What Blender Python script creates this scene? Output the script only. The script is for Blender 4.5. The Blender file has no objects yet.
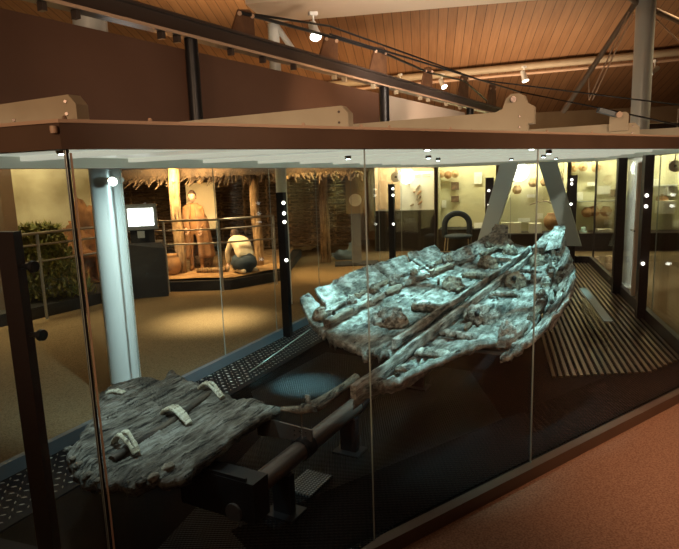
import bpy, math, random
from mathutils import Vector, Matrix, noise
random.seed(7)
S = bpy.context.scene
COL = S.collection
# ------------------------------------------------------------------ camera numbers
F, H, PX, PY = 575.0, 1.9, 339.5, 274.5
TH, RO = math.atan(98 / F), math.atan(0.034)
FW = Vector((0, math.cos(TH), -math.sin(TH)))
_up = Vector((0, math.sin(TH), math.cos(TH))); _rt = Vector((1, 0, 0))
CR = _rt * math.cos(RO) - _up * math.sin(RO)
CU = _rt * math.sin(RO) + _up * math.cos(RO)
EYE = Vector((0, 0, H))
FZ = -0.08                                   # carpet level; the deck of the case is z = 0
def ray(x, y): return CR * ((x - PX) / F) - CU * ((y - PY) / F) + FW
def gp(x, y, z=FZ):                          # point of a sight line on a level surface
    d = ray(x, y); return EYE + d * ((z - H) / d.z)
def ad(x, y, Y):                             # point of a sight line at a depth
    d = ray(x, y); return EYE + d * (Y / d.y)
cam = bpy.data.cameras.new('camera'); co = bpy.data.objects.new('camera', cam); COL.objects.link(co)
cam.lens = F / 679 * 36; cam.sensor_width = 36; cam.clip_start = .05
co.matrix_world = Matrix(((CR.x, CU.x, -FW.x, 0), (CR.y, CU.y, -FW.y, 0), (CR.z, CU.z, -FW.z, H), (0, 0, 0, 1)))
S.camera = co
# ------------------------------------------------------------------ materials
def newmat(name):
    m = bpy.data.materials.new(name); m.use_nodes = True
    nt = m.node_tree; return m, nt, nt.nodes, nt.links, nt.nodes['Principled BSDF']
def mat(name, c, rough=.6, metal=0., c2=None, scale=8., stretch=(1, 1, 1), detail=6, bump=0., bscale=None, lo=.35, hi=.65, c3=None, spec=.5):
    m, nt, N, L, B = newmat(name)
    B.inputs['Roughness'].default_value = rough; B.inputs['Metallic'].default_value = metal
    B.inputs['Specular IOR Level'].default_value = spec
    B.inputs['Base Color'].default_value = (*c, 1)
    if c2 or bump:
        tc = N.new('ShaderNodeTexCoord'); mp = N.new('ShaderNodeMapping'); mp.inputs['Scale'].default_value = stretch
        L.new(tc.outputs['Object'], mp.inputs['Vector'])
        nz = N.new('ShaderNodeTexNoise'); nz.inputs['Scale'].default_value = scale; nz.inputs['Detail'].default_value = detail
        L.new(mp.outputs['Vector'], nz.inputs['Vector'])
        if c2:
            r = N.new('ShaderNodeValToRGB'); e = r.color_ramp.elements
            e[0].position = lo; e[0].color = (*c, 1); e[1].position = hi; e[1].color = (*c2, 1)
            if c3: k = e.new((lo + hi) / 2); k.color = (*c3, 1)
            L.new(nz.outputs['Fac'], r.inputs['Fac']); L.new(r.outputs['Color'], B.inputs['Base Color'])
        if bump:
            b = N.new('ShaderNodeBump'); b.inputs['Strength'].default_value = min(1, bump); b.inputs['Distance'].default_value = .02
            n2 = nz
            if bscale:
                n2 = N.new('ShaderNodeTexNoise'); n2.inputs['Scale'].default_value = bscale; n2.inputs['Detail'].default_value = 4
                L.new(mp.outputs['Vector'], n2.inputs['Vector'])
            L.new(n2.outputs['Fac'], b.inputs['Height']); L.new(b.outputs['Normal'], B.inputs['Normal'])
    return m
def emat(name, c, s):
    m, nt, N, L, B = newmat(name)
    B.inputs['Base Color'].default_value = (*c, 1); B.inputs['Emission Color'].default_value = (*c, 1); B.inputs['Emission Strength'].default_value = s
    return m
def glassmat(name, tint=(.97, .985, .98), base=.016, gain=.65):
    m = bpy.data.materials.new(name); m.use_nodes = True; nt = m.node_tree; N, L = nt.nodes, nt.links
    N.clear(); out = N.new('ShaderNodeOutputMaterial'); mix = N.new('ShaderNodeMixShader')
    t = N.new('ShaderNodeBsdfTransparent'); t.inputs['Color'].default_value = (*tint, 1)
    g = N.new('ShaderNodeBsdfGlossy'); g.inputs['Roughness'].default_value = .0
    lw = N.new('ShaderNodeLayerWeight'); p = N.new('ShaderNodeMath'); p.operation = 'POWER'; p.inputs[1].default_value = 5
    ma = N.new('ShaderNodeMath'); ma.operation = 'MULTIPLY_ADD'; ma.inputs[1].default_value = gain; ma.inputs[2].default_value = base
    lw.inputs['Blend'].default_value = .5
    L.new(lw.outputs['Facing'], p.inputs[0]); L.new(p.outputs[0], ma.inputs[0]); L.new(ma.outputs[0], mix.inputs[0])
    L.new(t.outputs[0], mix.inputs[1]); L.new(g.outputs[0], mix.inputs[2]); L.new(mix.outputs[0], out.inputs['Surface'])
    return m
def woodmat(name, dark, mid, light, rough=.75, bump=.9, stretch=(1.2, 9, 9), crack=.10, cpos=.35, blot=4.5):
    m, nt, N, L, B = newmat(name)
    B.inputs['Roughness'].default_value = rough
    tc = N.new('ShaderNodeTexCoord'); mp = N.new('ShaderNodeMapping'); mp.inputs['Scale'].default_value = stretch
    L.new(tc.outputs['Object'], mp.inputs['Vector'])
    n1 = N.new('ShaderNodeTexNoise'); n1.inputs['Scale'].default_value = 3.2; n1.inputs['Detail'].default_value = 9; n1.inputs['Roughness'].default_value = .68
    n2 = N.new('ShaderNodeTexNoise'); n2.inputs['Scale'].default_value = blot; n2.inputs['Detail'].default_value = 5
    L.new(mp.outputs['Vector'], n1.inputs['Vector']); L.new(tc.outputs['Object'], n2.inputs['Vector'])
    ad_ = N.new('ShaderNodeMath'); ad_.operation = 'MULTIPLY_ADD'; ad_.inputs[1].default_value = .6
    ml = N.new('ShaderNodeMath'); ml.operation = 'MULTIPLY'; ml.inputs[1].default_value = .4
    L.new(n2.outputs['Fac'], ml.inputs[0]); L.new(n1.outputs['Fac'], ad_.inputs[0]); L.new(ml.outputs[0], ad_.inputs[2])
    r = N.new('ShaderNodeValToRGB'); e = r.color_ramp.elements
    e[0].position = .38; e[0].color = (*dark, 1); e[1].position = .62; e[1].color = (*light, 1); k = e.new(.49); k.color = (*mid, 1)
    L.new(ad_.outputs[0], r.inputs['Fac']); L.new(r.outputs['Color'], B.inputs['Base Color'])
    m3 = N.new('ShaderNodeMapping'); m3.inputs['Scale'].default_value = tuple(k * 1.2 if k > 2 else k * 1.1 for k in stretch); L.new(tc.outputs['Object'], m3.inputs['Vector'])
    n3 = N.new('ShaderNodeTexNoise'); n3.inputs['Scale'].default_value = 2.6; n3.inputs['Detail'].default_value = 6; n3.inputs['Roughness'].default_value = .7; L.new(m3.outputs[0], n3.inputs['Vector'])
    r3 = N.new('ShaderNodeValToRGB'); q3 = r3.color_ramp.elements; q3[0].position = cpos; q3[0].color = (crack, crack * .85, crack * .75, 1); q3[1].position = cpos + .10; q3[1].color = (1, 1, 1, 1); L.new(n3.outputs['Fac'], r3.inputs['Fac'])
    mm = N.new('ShaderNodeMixRGB'); mm.blend_type = 'MULTIPLY'; mm.inputs[0].default_value = 1; L.new(r.outputs['Color'], mm.inputs[1]); L.new(r3.outputs['Color'], mm.inputs[2]); L.new(mm.outputs[0], B.inputs['Base Color'])
    hh = N.new('ShaderNodeMath'); hh.operation = 'MULTIPLY_ADD'; hh.inputs[1].default_value = .8; L.new(r3.outputs['Color'], hh.inputs[0]); L.new(n1.outputs['Fac'], hh.inputs[2])
    b = N.new('ShaderNodeBump'); b.inputs['Strength'].default_value = bump; b.inputs['Distance'].default_value = .02
    L.new(hh.outputs[0], b.inputs['Height']); L.new(b.outputs['Normal'], B.inputs['Normal'])
    return m
def gridmat(name, c, c2, k, rough=.35, metal=.8, thresh=.2, bump=.6, diag=True):
    """woven / chequered metal: lugs on a dark ground, in object space"""
    m, nt, N, L, B = newmat(name)
    B.inputs['Metallic'].default_value = metal; B.inputs['Roughness'].default_value = rough
    tc = N.new('ShaderNodeTexCoord'); mp = N.new('ShaderNodeMapping'); mp.inputs['Rotation'].default_value = (0, 0, math.radians(45 if diag else 0))
    L.new(tc.outputs['Object'], mp.inputs['Vector']); sx = N.new('ShaderNodeSeparateXYZ'); L.new(mp.outputs['Vector'], sx.inputs[0])
    def sn(o):
        a = N.new('ShaderNodeMath'); a.operation = 'MULTIPLY'; a.inputs[1].default_value = k; L.new(o, a.inputs[0])
        b = N.new('ShaderNodeMath'); b.operation = 'SINE'; L.new(a.outputs[0], b.inputs[0]); return b
    p = N.new('ShaderNodeMath'); p.operation = 'MULTIPLY'; L.new(sn(sx.outputs[0]).outputs[0], p.inputs[0]); L.new(sn(sx.outputs[1]).outputs[0], p.inputs[1])
    r = N.new('ShaderNodeValToRGB'); e = r.color_ramp.elements; e[0].position = thresh; e[0].color = (*c, 1); e[1].position = thresh + .25; e[1].color = (*c2, 1)
    L.new(p.outputs[0], r.inputs['Fac']); L.new(r.outputs['Color'], B.inputs['Base Color'])
    b = N.new('ShaderNodeBump'); b.inputs['Strength'].default_value = bump; b.inputs['Distance'].default_value = .008
    L.new(p.outputs[0], b.inputs['Height']); L.new(b.outputs['Normal'], B.inputs['Normal'])
    return m
M = {}
M['glass'] = glassmat('case_glass'); M['acrylic'] = glassmat('acrylic', (.97, .98, .98), .03, .8)
M['glass_edge'] = mat('glass_edge', (.30, .33, .29), .25, spec=.6)
M['bronze'] = mat('bronze_frame', (.095, .052, .032), .42, .1, (.12, .068, .042), 3)
M['lip'] = mat('beige_lip', (.52, .34, .23), .5)
M['beige'] = mat('beige_paint', (.42, .33, .22), .55, 0, (.47, .38, .26), 4)
M['black'] = mat('black_steel', (.012, .011, .012), .35, .2)
M['postb'] = mat('brown_black_post', (.028, .016, .014), .4, .1)
M['steel'] = mat('dark_steel', (.14, .105, .09), .32, .6)
M['strutp'] = mat('strut_paint', (.24, .17, .12), .5)
M['rust'] = mat('rust_brown_plate', (.20, .095, .045), .6, .2, (.13, .06, .03), 9)
M['panel'] = mat('brown_screen', (.105, .048, .027), .62, 0, (.12, .057, .034), 2)
M['panel_pale'] = mat('pale_screen', (.52, .42, .33), .7)
M['white'] = mat('white_paint', (.75, .74, .70), .4)
M['chrome'] = mat('chrome', (.7, .7, .68), .2, 1)
M['kerb'] = mat('blue_grey_kerb', (.11, .13, .145), .5)
M['column'] = mat('column_paint', (.66, .69, .66), .28, .1)
M['caseceil'] = emat('glowing_case_ceiling', (.74, .75, .62), .40); M['caseceil'].node_tree.nodes['Principled BSDF'].inputs['Roughness'].default_value = .3  # emission stands in for bright reflections on the glossy roof panel; no lamp
M['strip_glow'] = emat('glowing_strip', (.62, .60, .50), .62)  # glow added to the strips for brighter ceiling streaks; they are no lamps
M['ceilbeam'] = mat('pale_grey_beam', (.78, .82, .76), .45)
M['deck'] = mat('case_deck', (.004, .003, .003), .45, 0, (.006, .004, .004), 3, spec=.02)
M['lug'] = mat('steel_lug', (.27, .24, .21), .3, .8)
M['tread'] = mat('tread_plate', (.006, .005, .006), .6, .0, spec=.2)
M['grate'] = gridmat('woven_grating', (.002, .002, .002), (.024, .026, .028), 250, .4, .3, .4)
M['fishscale'] = gridmat('fishscale_plate', (.003, .002, .002), (.009, .007, .007), 170, .8, .0, .3, .4)
for k_ in ('fishscale', 'grate'): M[k_].node_tree.nodes['Principled BSDF'].inputs['Specular IOR Level'].default_value = .06
M['hatch'] = gridmat('hatch_plate', (.05, .055, .06), (.35, .38, .40), 210, .3, .8, .1)
M['rib'] = mat('ribbed_deck', (.30, .20, .12), .28, .8)
M['boat'] = woodmat('old_oak', (.030, .024, .019), (.19, .165, .135), (.50, .47, .42))
M['boat_flat'] = woodmat('old_oak_flat', (.035, .032, .026), (.165, .155, .13), (.46, .45, .41), bump=.9, stretch=(1.8, 6, 6), crack=.10, cpos=.33, blot=5)
M['boat_dk'] = woodmat('old_oak_brown', (.04, .028, .02), (.16, .12, .085), (.36, .30, .22))
M['frag'] = woodmat('old_oak_fragment', (.028, .021, .015), (.115, .095, .072), (.30, .275, .235), stretch=(1.5, 14, 14), crack=.08, cpos=.37)
M['yew'] = woodmat('yew_stitch', (.26, .21, .14), (.50, .44, .32), (.72, .66, .54), stretch=(2, 20, 20), bump=.5)
M['dowel'] = woodmat('infill_lath', (.03, .022, .015), (.06, .042, .03), (.11, .08, .055), bump=.4)
M['carpet'] = mat('carpet', (.19, .090, .055), .95, 0, (.33, .175, .11), 90, (1, 1, 1), 5, .5, 160, spec=.1)
M['carpet_tan'] = mat('tan_carpet', (.155, .105, .052), .95, 0, (.25, .18, .095), 70, (1, 1, 1), 5, .5, 140, spec=.1)
M['plaster'] = mat('cream_plaster', (.50, .40, .27), .8)
M['wallb'] = mat('brown_wall', (.30, .20, .12), .85, 0, (.36, .25, .15), 1.5)
M['sand'] = mat('sandy_ground', (.30, .17, .07), .95, 0, (.46, .29, .13), 5, (1, 1, 1), 8, .8)
M['riser'] = mat('dark_riser', (.02, .017, .014), .7)
M['log'] = woodmat('bark_log', (.12, .07, .03), (.30, .19, .09), (.46, .32, .17), stretch=(9, 9, 1.2))
M['thatch'] = woodmat('thatch', (.025, .015, .008), (.07, .045, .024), (.15, .10, .055), stretch=(14, 14, 1.5))
M['wattle'] = woodmat('wattle_twig', (.06, .038, .02), (.16, .10, .055), (.28, .19, .11), stretch=(2, 9, 9))
M['rock'] = mat('red_rock', (.10, .04, .016), .9, 0, (.30, .13, .045), 4, (1, 1, 1), 8, .9)
M['gorse'] = mat('gorse', (.10, .12, .03), .8, 0, (.32, .28, .06), 14)
M['skin'] = mat('skin', (.55, .34, .23), .55)
M['hair'] = mat('brown_hair', (.05, .028, .015), .7)
M['cloak'] = mat('brown_wool', (.16, .075, .03), .9, 0, (.24, .12, .05), 10, bump=.4)
M['tunic'] = mat('ochre_tunic', (.26, .12, .04), .9)
M['shirt'] = mat('cream_wool', (.60, .48, .30), .9, 0, (.70, .58, .38), 10)
M['navy'] = mat('dark_blue_wool', (.03, .045, .06), .9)
M['hide'] = mat('pale_hide', (.75, .66, .46), .8)
M['fleece'] = mat('fleece', (.66, .45, .22), .9, 0, (.8, .6, .34), 9, bump=.6)
M['cream'] = mat('cream_back', (.62, .59, .38), .7, 0, (.70, .66, .44), 1.2)
M['card'] = mat('cream_card', (.86, .83, .66), .6)
M['whitecard'] = mat('white_card', (.88, .87, .78), .6)
M['pot'] = mat('brown_pot', (.30, .15, .06), .7, 0, (.40, .22, .09), 8)
M['plate'] = mat('tan_disc', (.48, .30, .14), .6, 0, (.60, .42, .22), 7)
M['antler'] = mat('antler', (.26, .20, .12), .7)
M['green_glass'] = mat('blue_green_vessel', (.45, .60, .58), .2)
M['pict'] = mat('dark_picture', (.10, .06, .035), .6, 0, (.22, .14, .08), 10)
M['blue'] = mat('pale_blue_cloth', (.28, .40, .45), .8)
M['screen'] = emat('lit_screen', (1, .99, .93), 6)
M['lamp'] = emat('lamp_lens', (1, .97, .88), 30)
M['globe'] = emat('lamp_globe', (1, .97, .85), 6)
M['cool_lens'] = emat('cool_lens', (.75, .95, 1), 25)
M['led'] = emat('indicator_lamp', (1, .45, .2), 4)
# ------------------------------------------------------------------ mesh helper
class MB:
    def __init__(s): s.v = []; s.f = []
    def add(s, vs, fs):
        n = len(s.v); s.v += [tuple(v) for v in vs]; s.f += [tuple(i + n for i in f) for f in fs]; return s
    def box(s, c, size, rz=0., rot=None, ch=0.):
        R = rot if rot else Matrix.Rotation(rz, 3, 'Z'); c = Vector(c); a, b, d = [k / 2 for k in size]
        vs = [c + R @ Vector((x * a, y * b, z * d)) for z in (-1, 1) for y in (-1, 1) for x in (-1, 1)]
        return s.add(vs, [(0, 2, 3, 1), (4, 5, 7, 6), (0, 1, 5, 4), (2, 6, 7, 3), (0, 4, 6, 2), (1, 3, 7, 5)])
    def beam(s, p, q, w, h):                 # box between two points, w across (level), h up
        p, q = Vector(p), Vector(q); d = q - p; l = d.length; x = d / l
        y = Vector((0, 0, 1)).cross(x)
        y = y.normalized() if y.length > 1e-5 else Vector((0, 1, 0)); z = x.cross(y)
        return s.box((p + q) / 2, (l, w, h), rot=Matrix((x, y, z)).transposed())
    def tube(s, pts, r, seg=12, cap=True, rs=None):
        pts = [Vector(p) for p in pts]; rings = []; prev = None
        for i, p in enumerate(pts):
            t = (pts[min(i + 1, len(pts) - 1)] - pts[max(i - 1, 0)]).normalized()
            if prev is None:
                a = Vector((0, 0, 1)) if abs(t.z) < .9 else Vector((1, 0, 0)); x = t.cross(a).normalized()
            else: x = (prev - t * prev.dot(t)).normalized()
            prev = x; y = t.cross(x); rr = rs[i] if rs else r
            rings.append([p + (x * math.cos(2 * math.pi * k / seg) + y * math.sin(2 * math.pi * k / seg)) * rr for k in range(seg)])
        vs = [v for r_ in rings for v in r_]; fs = []
        for i in range(len(pts) - 1):
            for k in range(seg):
                a, b = i * seg + k, i * seg + (k + 1) % seg; fs.append((a, b, b + seg, a + seg))
        if cap: fs.append(tuple(range(seg - 1, -1, -1))); fs.append(tuple((len(pts) - 1) * seg + k for k in range(seg)))
        return s.add(vs, fs)
    def lathe(s, c, prof, seg=20, axis='Z'):  # prof: (r, h)
        c = Vector(c); vs = []; fs = []
        for r, h in prof:
            for k in range(seg):
                a = 2 * math.pi * k / seg; p = Vector((r * math.cos(a), r * math.sin(a), h))
                if axis == 'Y': p = Vector((p.x, -p.z, p.y))
                vs.append(c + p)
        for i in range(len(prof) - 1):
            for k in range(seg):
                a, b = i * seg + k, i * seg + (k + 1) % seg; fs.append((a, b, b + seg, a + seg))
        fs.append(tuple(range(seg - 1, -1, -1))); fs.append(tuple((len(prof) - 1) * seg + k for k in range(seg)))
        return s.add(vs, fs)
    def prism(s, poly, z0, z1):
        n = len(poly); vs = [(x, y, z0) for x, y in poly] + [(x, y, z1) for x, y in poly]
        return s.add(vs, [tuple(range(n - 1, -1, -1)), tuple(range(n, 2 * n))] + [(i, (i + 1) % n, (i + 1) % n + n, i + n) for i in range(n)])
    def plate(s, pts, th):                   # planar polygon in space given thickness th (vector)
        n = len(pts); pts = [Vector(p) for p in pts]; th = Vector(th)
        return s.add(pts + [p + th for p in pts], [tuple(range(n - 1, -1, -1)), tuple(range(n, 2 * n))] + [(i, (i + 1) % n, (i + 1) % n + n, i + n) for i in range(n)])
    def blob(s, c, r, seg=14, ring=9, nz=0., k=3., seed=0, zmin=-1.):
        c = Vector(c); vs = []; fs = []
        for i in range(ring + 1):
            a = math.pi * i / ring
            for j in range(seg):
                b = 2 * math.pi * j / seg
                p = Vector((math.sin(a) * math.cos(b), math.sin(a) * math.sin(b), max(zmin, math.cos(a))))
                q = 1 + nz * noise.noise(p * k + Vector((seed * 7.3, seed * 1.7, 0)))
                vs.append(c + Vector((p.x * r[0], p.y * r[1], p.z * r[2])) * q)
        for i in range(ring):
            for j in range(seg):
                a, b = i * seg + j, i * seg + (j + 1) % seg; fs.append((a, a + seg, b + seg, b))
        return s.add(vs, fs)
    def patch(s, fn, ns, nt, th, jit=0.):    # fn(s,t) -> point on top; th: thickness (callable or number) downwards
        top = []; bot = []
        for i in range(ns + 1):
            for j in range(nt + 1):
                p = Vector(fn(i / ns, j / nt)); top.append(p)
                t = th(i / ns, j / nt) if callable(th) else th
                bot.append(p - Vector((0, 0, t)))
        n = len(top); w = nt + 1; fs = []
        for i in range(ns):
            for j in range(nt):
                a = i * w + j; q = (a, a + w, a + w + 1, a + 1); fs.append(q); fs.append(tuple(n + k for k in reversed(q)))
        rim = [(i * w, (i + 1) * w) for i in range(ns)] + [((i + 1) * w + nt, i * w + nt) for i in range(ns)] + [(j + 1, j) for j in range(nt)] + [(ns * w + j, ns * w + j + 1) for j in range(nt)]
        for a, b in rim: fs.append((a, n + a, n + b, b)[::-1])
        return s.add(top + bot, fs)
    def build(s, name, m, parent=None, smooth=False, auto=None):
        me = bpy.data.meshes.new(name); me.from_pydata(s.v, [], s.f); me.update()
        import bmesh
        bm = bmesh.new(); bm.from_mesh(me); bmesh.ops.recalc_face_normals(bm, faces=bm.faces[:]); bm.to_mesh(me); bm.free()
        me.materials.append(M[m] if isinstance(m, str) else m)
        if smooth or auto:
            me.polygons.foreach_set('use_smooth', [True] * len(me.polygons))
            if auto: me.set_sharp_from_angle(angle=math.radians(auto))
        o = bpy.data.objects.new(name, me); COL.objects.link(o)
        if parent: o.parent = parent
        return o
def thing(name, label, cat, loc=(0, 0, 0), rz=0., group=None):
    o = bpy.data.objects.new(name, None); COL.objects.link(o); o.empty_display_size = .1
    o.location = loc; o.rotation_euler = (0, 0, rz); return tag(o, label, cat, group)
def tag(o, label, cat, group=None, kind=None):
    o['label'] = label; o['category'] = cat
    if group: o['group'] = group
    if kind: o['kind'] = kind
    return o
def struct(o): o['kind'] = 'structure'; return o
def place(o, loc, rz=0.): o.location = loc; o.rotation_euler = (0, 0, rz); return o
def kids(o): return [c for c in COL.objects if c.parent == o]
def dup(o, loc, rz=None, label=None):
    c = o.copy(); COL.objects.link(c); c.location = loc
    if rz is not None: c.rotation_euler = (0, 0, rz)
    if label: c['label'] = label
    for k in kids(o):
        d = k.copy(); COL.objects.link(d); d.parent = c
        for g in kids(k): e = g.copy(); COL.objects.link(e); e.parent = d
    return c
def lamp(kind, loc, energy, color, target=None, size=.1, angle=45, blend=.6, sy=None):
    l = bpy.data.lights.new('light', kind); l.energy = energy; l.color = color
    if kind == 'AREA':
        l.size = size
        if sy: l.shape = 'RECTANGLE'; l.size_y = sy
    else: l.shadow_soft_size = size
    if kind == 'SPOT': l.spot_size = math.radians(angle); l.spot_blend = blend
    o = bpy.data.objects.new('light', l); COL.objects.link(o); o.location = loc
    if target is not None: o.rotation_euler = (Vector(target) - Vector(loc)).to_track_quat('-Z', 'Y').to_euler()
    return o
def fr(p, k=1., o=5): return noise.fractal(Vector(p) * k, 1.0, 2.0, o)
def lerp(a, b, t): return a + (b - a) * t
def curve(tab, x):
    if x <= tab[0][0]: return tab[0][1]
    for (a, b), (c, d) in zip(tab, tab[1:]):
        if x <= c: return b + (d - b) * (x - a) / (c - a)
    return tab[-1][1]
# ------------------------------------------------------------------ the hall
A, B_, C_, D_, E_ = [Vector((x, y, 0)) for x, y in ((-.92, 2.0), (3.34, 5.0), (5.15, 11.5), (2.2, 13.0), (-2.77, 2.65))]
POLY = [A, B_, C_, D_, E_]
fl_d = (B_ - A).normalized(); fl_n = Vector((-fl_d.y, fl_d.x, 0)); fa_, fb_2 = A + fl_n * .3 - fl_d * 11, A + fl_n * .3 + fl_d * 18
struct(MB().prism([(fa_.x, fa_.y), (fa_.x, -7), (fb_2.x, -7), (fb_2.x, fb_2.y)], FZ - .1, FZ).build('floor', 'carpet'))
struct(MB().prism([(fa_.x, fa_.y), (fb_2.x, fb_2.y), (fb_2.x, 18.5), (fa_.x, 18.5)], FZ - .1, FZ).build('floor', 'carpet_tan'))
struct(MB().box((1, 18.0, 2.2), (22, .2, 4.6)).build('wall_back', 'wallb'))
struct(MB().box((-9.6, 8, 3), (.2, 20, 6.2)).build('wall_left', 'wallb'))
struct(MB().box((11.4, 8, 3), (.2, 20, 6.2)).build('wall_right', 'wallb'))
# sloping boarded ceiling: boards run down the slope
def plankmat():
    m, nt, N, L, B = newmat('ceiling_boards'); B.inputs['Roughness'].default_value = .55
    tc = N.new('ShaderNodeTexCoord'); sx = N.new('ShaderNodeSeparateXYZ'); L.new(tc.outputs['Object'], sx.inputs[0])
    dv = N.new('ShaderNodeMath'); dv.operation = 'DIVIDE'; dv.inputs[1].default_value = .19; L.new(sx.outputs[0], dv.inputs[0])
    fl = N.new('ShaderNodeMath'); fl.operation = 'FLOOR'; L.new(dv.outputs[0], fl.inputs[0])
    fc = N.new('ShaderNodeMath'); fc.operation = 'FRACT'; L.new(dv.outputs[0], fc.inputs[0])
    wn = N.new('ShaderNodeTexWhiteNoise'); wn.noise_dimensions = '1D'; L.new(fl.outputs[0], wn.inputs['W'])
    mp = N.new('ShaderNodeMapping'); mp.inputs['Scale'].default_value = (14, 1, 1); L.new(tc.outputs['Object'], mp.inputs['Vector'])
    nz = N.new('ShaderNodeTexNoise'); nz.inputs['Scale'].default_value = 1.4; nz.inputs['Detail'].default_value = 5; L.new(mp.outputs[0], nz.inputs['Vector'])
    mx = N.new('ShaderNodeMath'); mx.operation = 'MULTIPLY_ADD'; mx.inputs[1].default_value = .35; L.new(wn.outputs['Value'], mx.inputs[0]); L.new(nz.outputs['Fac'], mx.inputs[2])
    r = N.new('ShaderNodeValToRGB'); e = r.color_ramp.elements; e[0].position = .3; e[0].color = (.235, .112, .05, 1); e[1].position = .95; e[1].color = (.35, .18, .085, 1)
    L.new(mx.outputs[0], r.inputs['Fac'])
    gr = N.new('ShaderNodeMath'); gr.operation = 'GREATER_THAN'; gr.inputs[1].default_value = .93; L.new(fc.outputs[0], gr.inputs[0])
    cm = N.new('ShaderNodeMixRGB'); cm.inputs[2].default_value = (.09, .045, .022, 1); L.new(gr.outputs[0], cm.inputs[0]); L.new(r.outputs['Color'], cm.inputs[1])
    L.new(cm.outputs[0], B.inputs['Base Color'])
    return m
AZ = math.radians(8.5); SL = math.radians(15.7)
CEIL_P = Vector((2.5, 14.4, 4.55))
ce = struct(MB().box((0, 0, .06), (34, 26, .12)).build('ceiling', plankmat()))
ce.matrix_world = Matrix.Translation(CEIL_P - Vector((math.sin(AZ), math.cos(AZ), -math.tan(SL))) * 9) @ Matrix.Rotation(-AZ, 4, 'Z') @ Matrix.Rotation(-SL, 4, 'X')
def ceil_z(x, y): return CEIL_P.z - ((x - CEIL_P.x) * math.sin(AZ) + (y - CEIL_P.y) * math.cos(AZ)) * math.tan(SL)
def ceil_hit(px, py, drop=0.):
    d = ray(px, py); n = Vector((math.sin(AZ) * math.tan(SL), math.cos(AZ) * math.tan(SL), 1)); P0 = CEIL_P - Vector((0, 0, drop))
    return EYE + d * ((P0 - EYE).dot(n) / d.dot(n))
# tubes under the ceiling
t0, t1 = ceil_hit(340, 84, .16), ceil_hit(720, 48, .16)
tb = thing('ceiling_tube', 'long pale steel tube across the boarded ceiling carrying spotlights', 'roof tube', (t0 + t1) / 2)
c_ = (t0 + t1) / 2; ex = (t1 - t0) * .35
MB().tube([t0 - ex - c_, t1 + ex - c_], .085, 16).build('tube', 'beige', tb, auto=40)
MB().tube([t0 - ex - c_ + Vector((0, -.05, -.17)), t1 + ex - c_ + Vector((0, -.05, -.17))], .035, 10).build('lighting_track', 'lip', tb, auto=40)
# big pale box beam near the top
b0, b1 = ad(262, 23.5, 8.2), ad(500, -3, 7.62); b1.z = b0.z
bb = MB(); dd = (b1 - b0).normalized(); up = Vector((0, 0, 1))
bb.beam(b0 + up * .3 - Vector((0, .45, 0)), b1 + dd * 3 + up * .3 - Vector((0, .45, 0)), .9, .6)
tag(bb.build('box_beam', mat('box_beam_paint', (.60, .47, .36), .5)), 'broad pale box beam crossing the top of the hall under the boards', 'roof beam')
def spot_head(name, label, p, rz, tilt=.9, s=1.):
    t = thing(name, label, 'spotlight', p, rz, 'white spotlights under the hall ceiling')
    MB().box((0, 0, -.02 * s), (.1 * s, .06 * s, .04 * s)).build('track_adapter', 'white', t)
    MB().tube([(0, 0, -.04 * s), (0, 0, -.15 * s)], .014 * s, 8).build('stem', 'white', t)
    d = Vector((0, -math.cos(tilt), -math.sin(tilt))); c = Vector((0, 0, -.19 * s))
    hd = MB().tube([c - d * .11 * s, c - d * .09 * s, c + d * .02 * s, c + d * .13 * s], .06 * s, 14, rs=[.03 * s, .05 * s, .055 * s, .075 * s]).build('lamp_head', 'white', t, auto=40)
    MB().tube([c + d * .131 * s, c + d * .135 * s], .066 * s, 14).build('lens', 'globe', hd)
    return t
for k, (px, py, Y, s, rz, tl, lab) in enumerate([
    (313, 12, 7.2, 1., .3, .9, 'white spotlight hanging under the box beam, nearest the top centre'),
    (524, 66, 13.4, 1.05, .6, 1.2, 'white spotlight on the ceiling tube, middle of the boarded slope'),
    (655, 60, 13.0, 1.1, -1.3, .5, 'white spotlight on the ceiling tube right of the tall column'),
    (400, 74, 13.8, 1., -.9, .7, 'white spotlight just above the far part of the dark rail'),
    (442, 74, 13.6, 1., .5, .9, 'white spotlight second to the right above the dark rail')]):
    spot_head('spotlight', lab, ad(px, py, Y), rz, tl, s)
# columns
def rods(parent, base, pairs, name, r, m): 
    for p, q in pairs: MB().tube([Vector(p) - base, Vector(q) - base], r, 10).build(name, m, parent, auto=40)
cb = ad(631, 290, 9.45); cb.z = FZ
colr = thing('steel_column', 'tall round pale column behind the right end of the glass case', 'column', cb)
ctop = ceil_z(cb.x, cb.y)
MB().lathe((0, 0, 0), [(.14, 0), (.14, ctop - FZ - .05)], 28).build('shaft', 'column', colr, auto=40)
MB().lathe((0, 0, 0), [(.2, 0), (.2, .02), (.16, .04), (.15, .06)], 28).build('base_plate', 'column', colr, auto=40)
tp = ad(636, 2, cb.y)
rods(colr, cb, [(tp, ad(563, 112, cb.y + 1.2)), (tp, ad(720, 40, cb.y + .2)), (tp, ad(560, -60, cb.y - 1.5))], 'strut', .045, 'strutp')
q = ad(589, 100, cb.y + .8)
rods(colr, cb, [(ad(629, 12, cb.y), q), (ad(633, 14, cb.y - .1), q + Vector((.06, 0, 0))), (q, ad(589, 66, cb.y + .8)), (ad(645, 8, cb.y), ad(700, 62, cb.y + .3))], 'tie_rod', .012, 'lip')
cl = gp(128, 400); cl.z = FZ
coll = thing('steel_column', 'thick round pale column behind the plank fragment at left', 'column', cl)
MB().lathe((0, 0, 0), [(.135, 0), (.135, ceil_z(cl.x, cl.y) - FZ - .1)], 32).build('shaft', 'column', coll, auto=40)
MB().lathe((0, 0, 0), [(.23, 0), (.23, .02), (.17, .04), (.16, .05)], 32).build('base_plate', 'column', coll, auto=40)
pb = ad(275, 60, 9.0); pb.z = FZ
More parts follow.
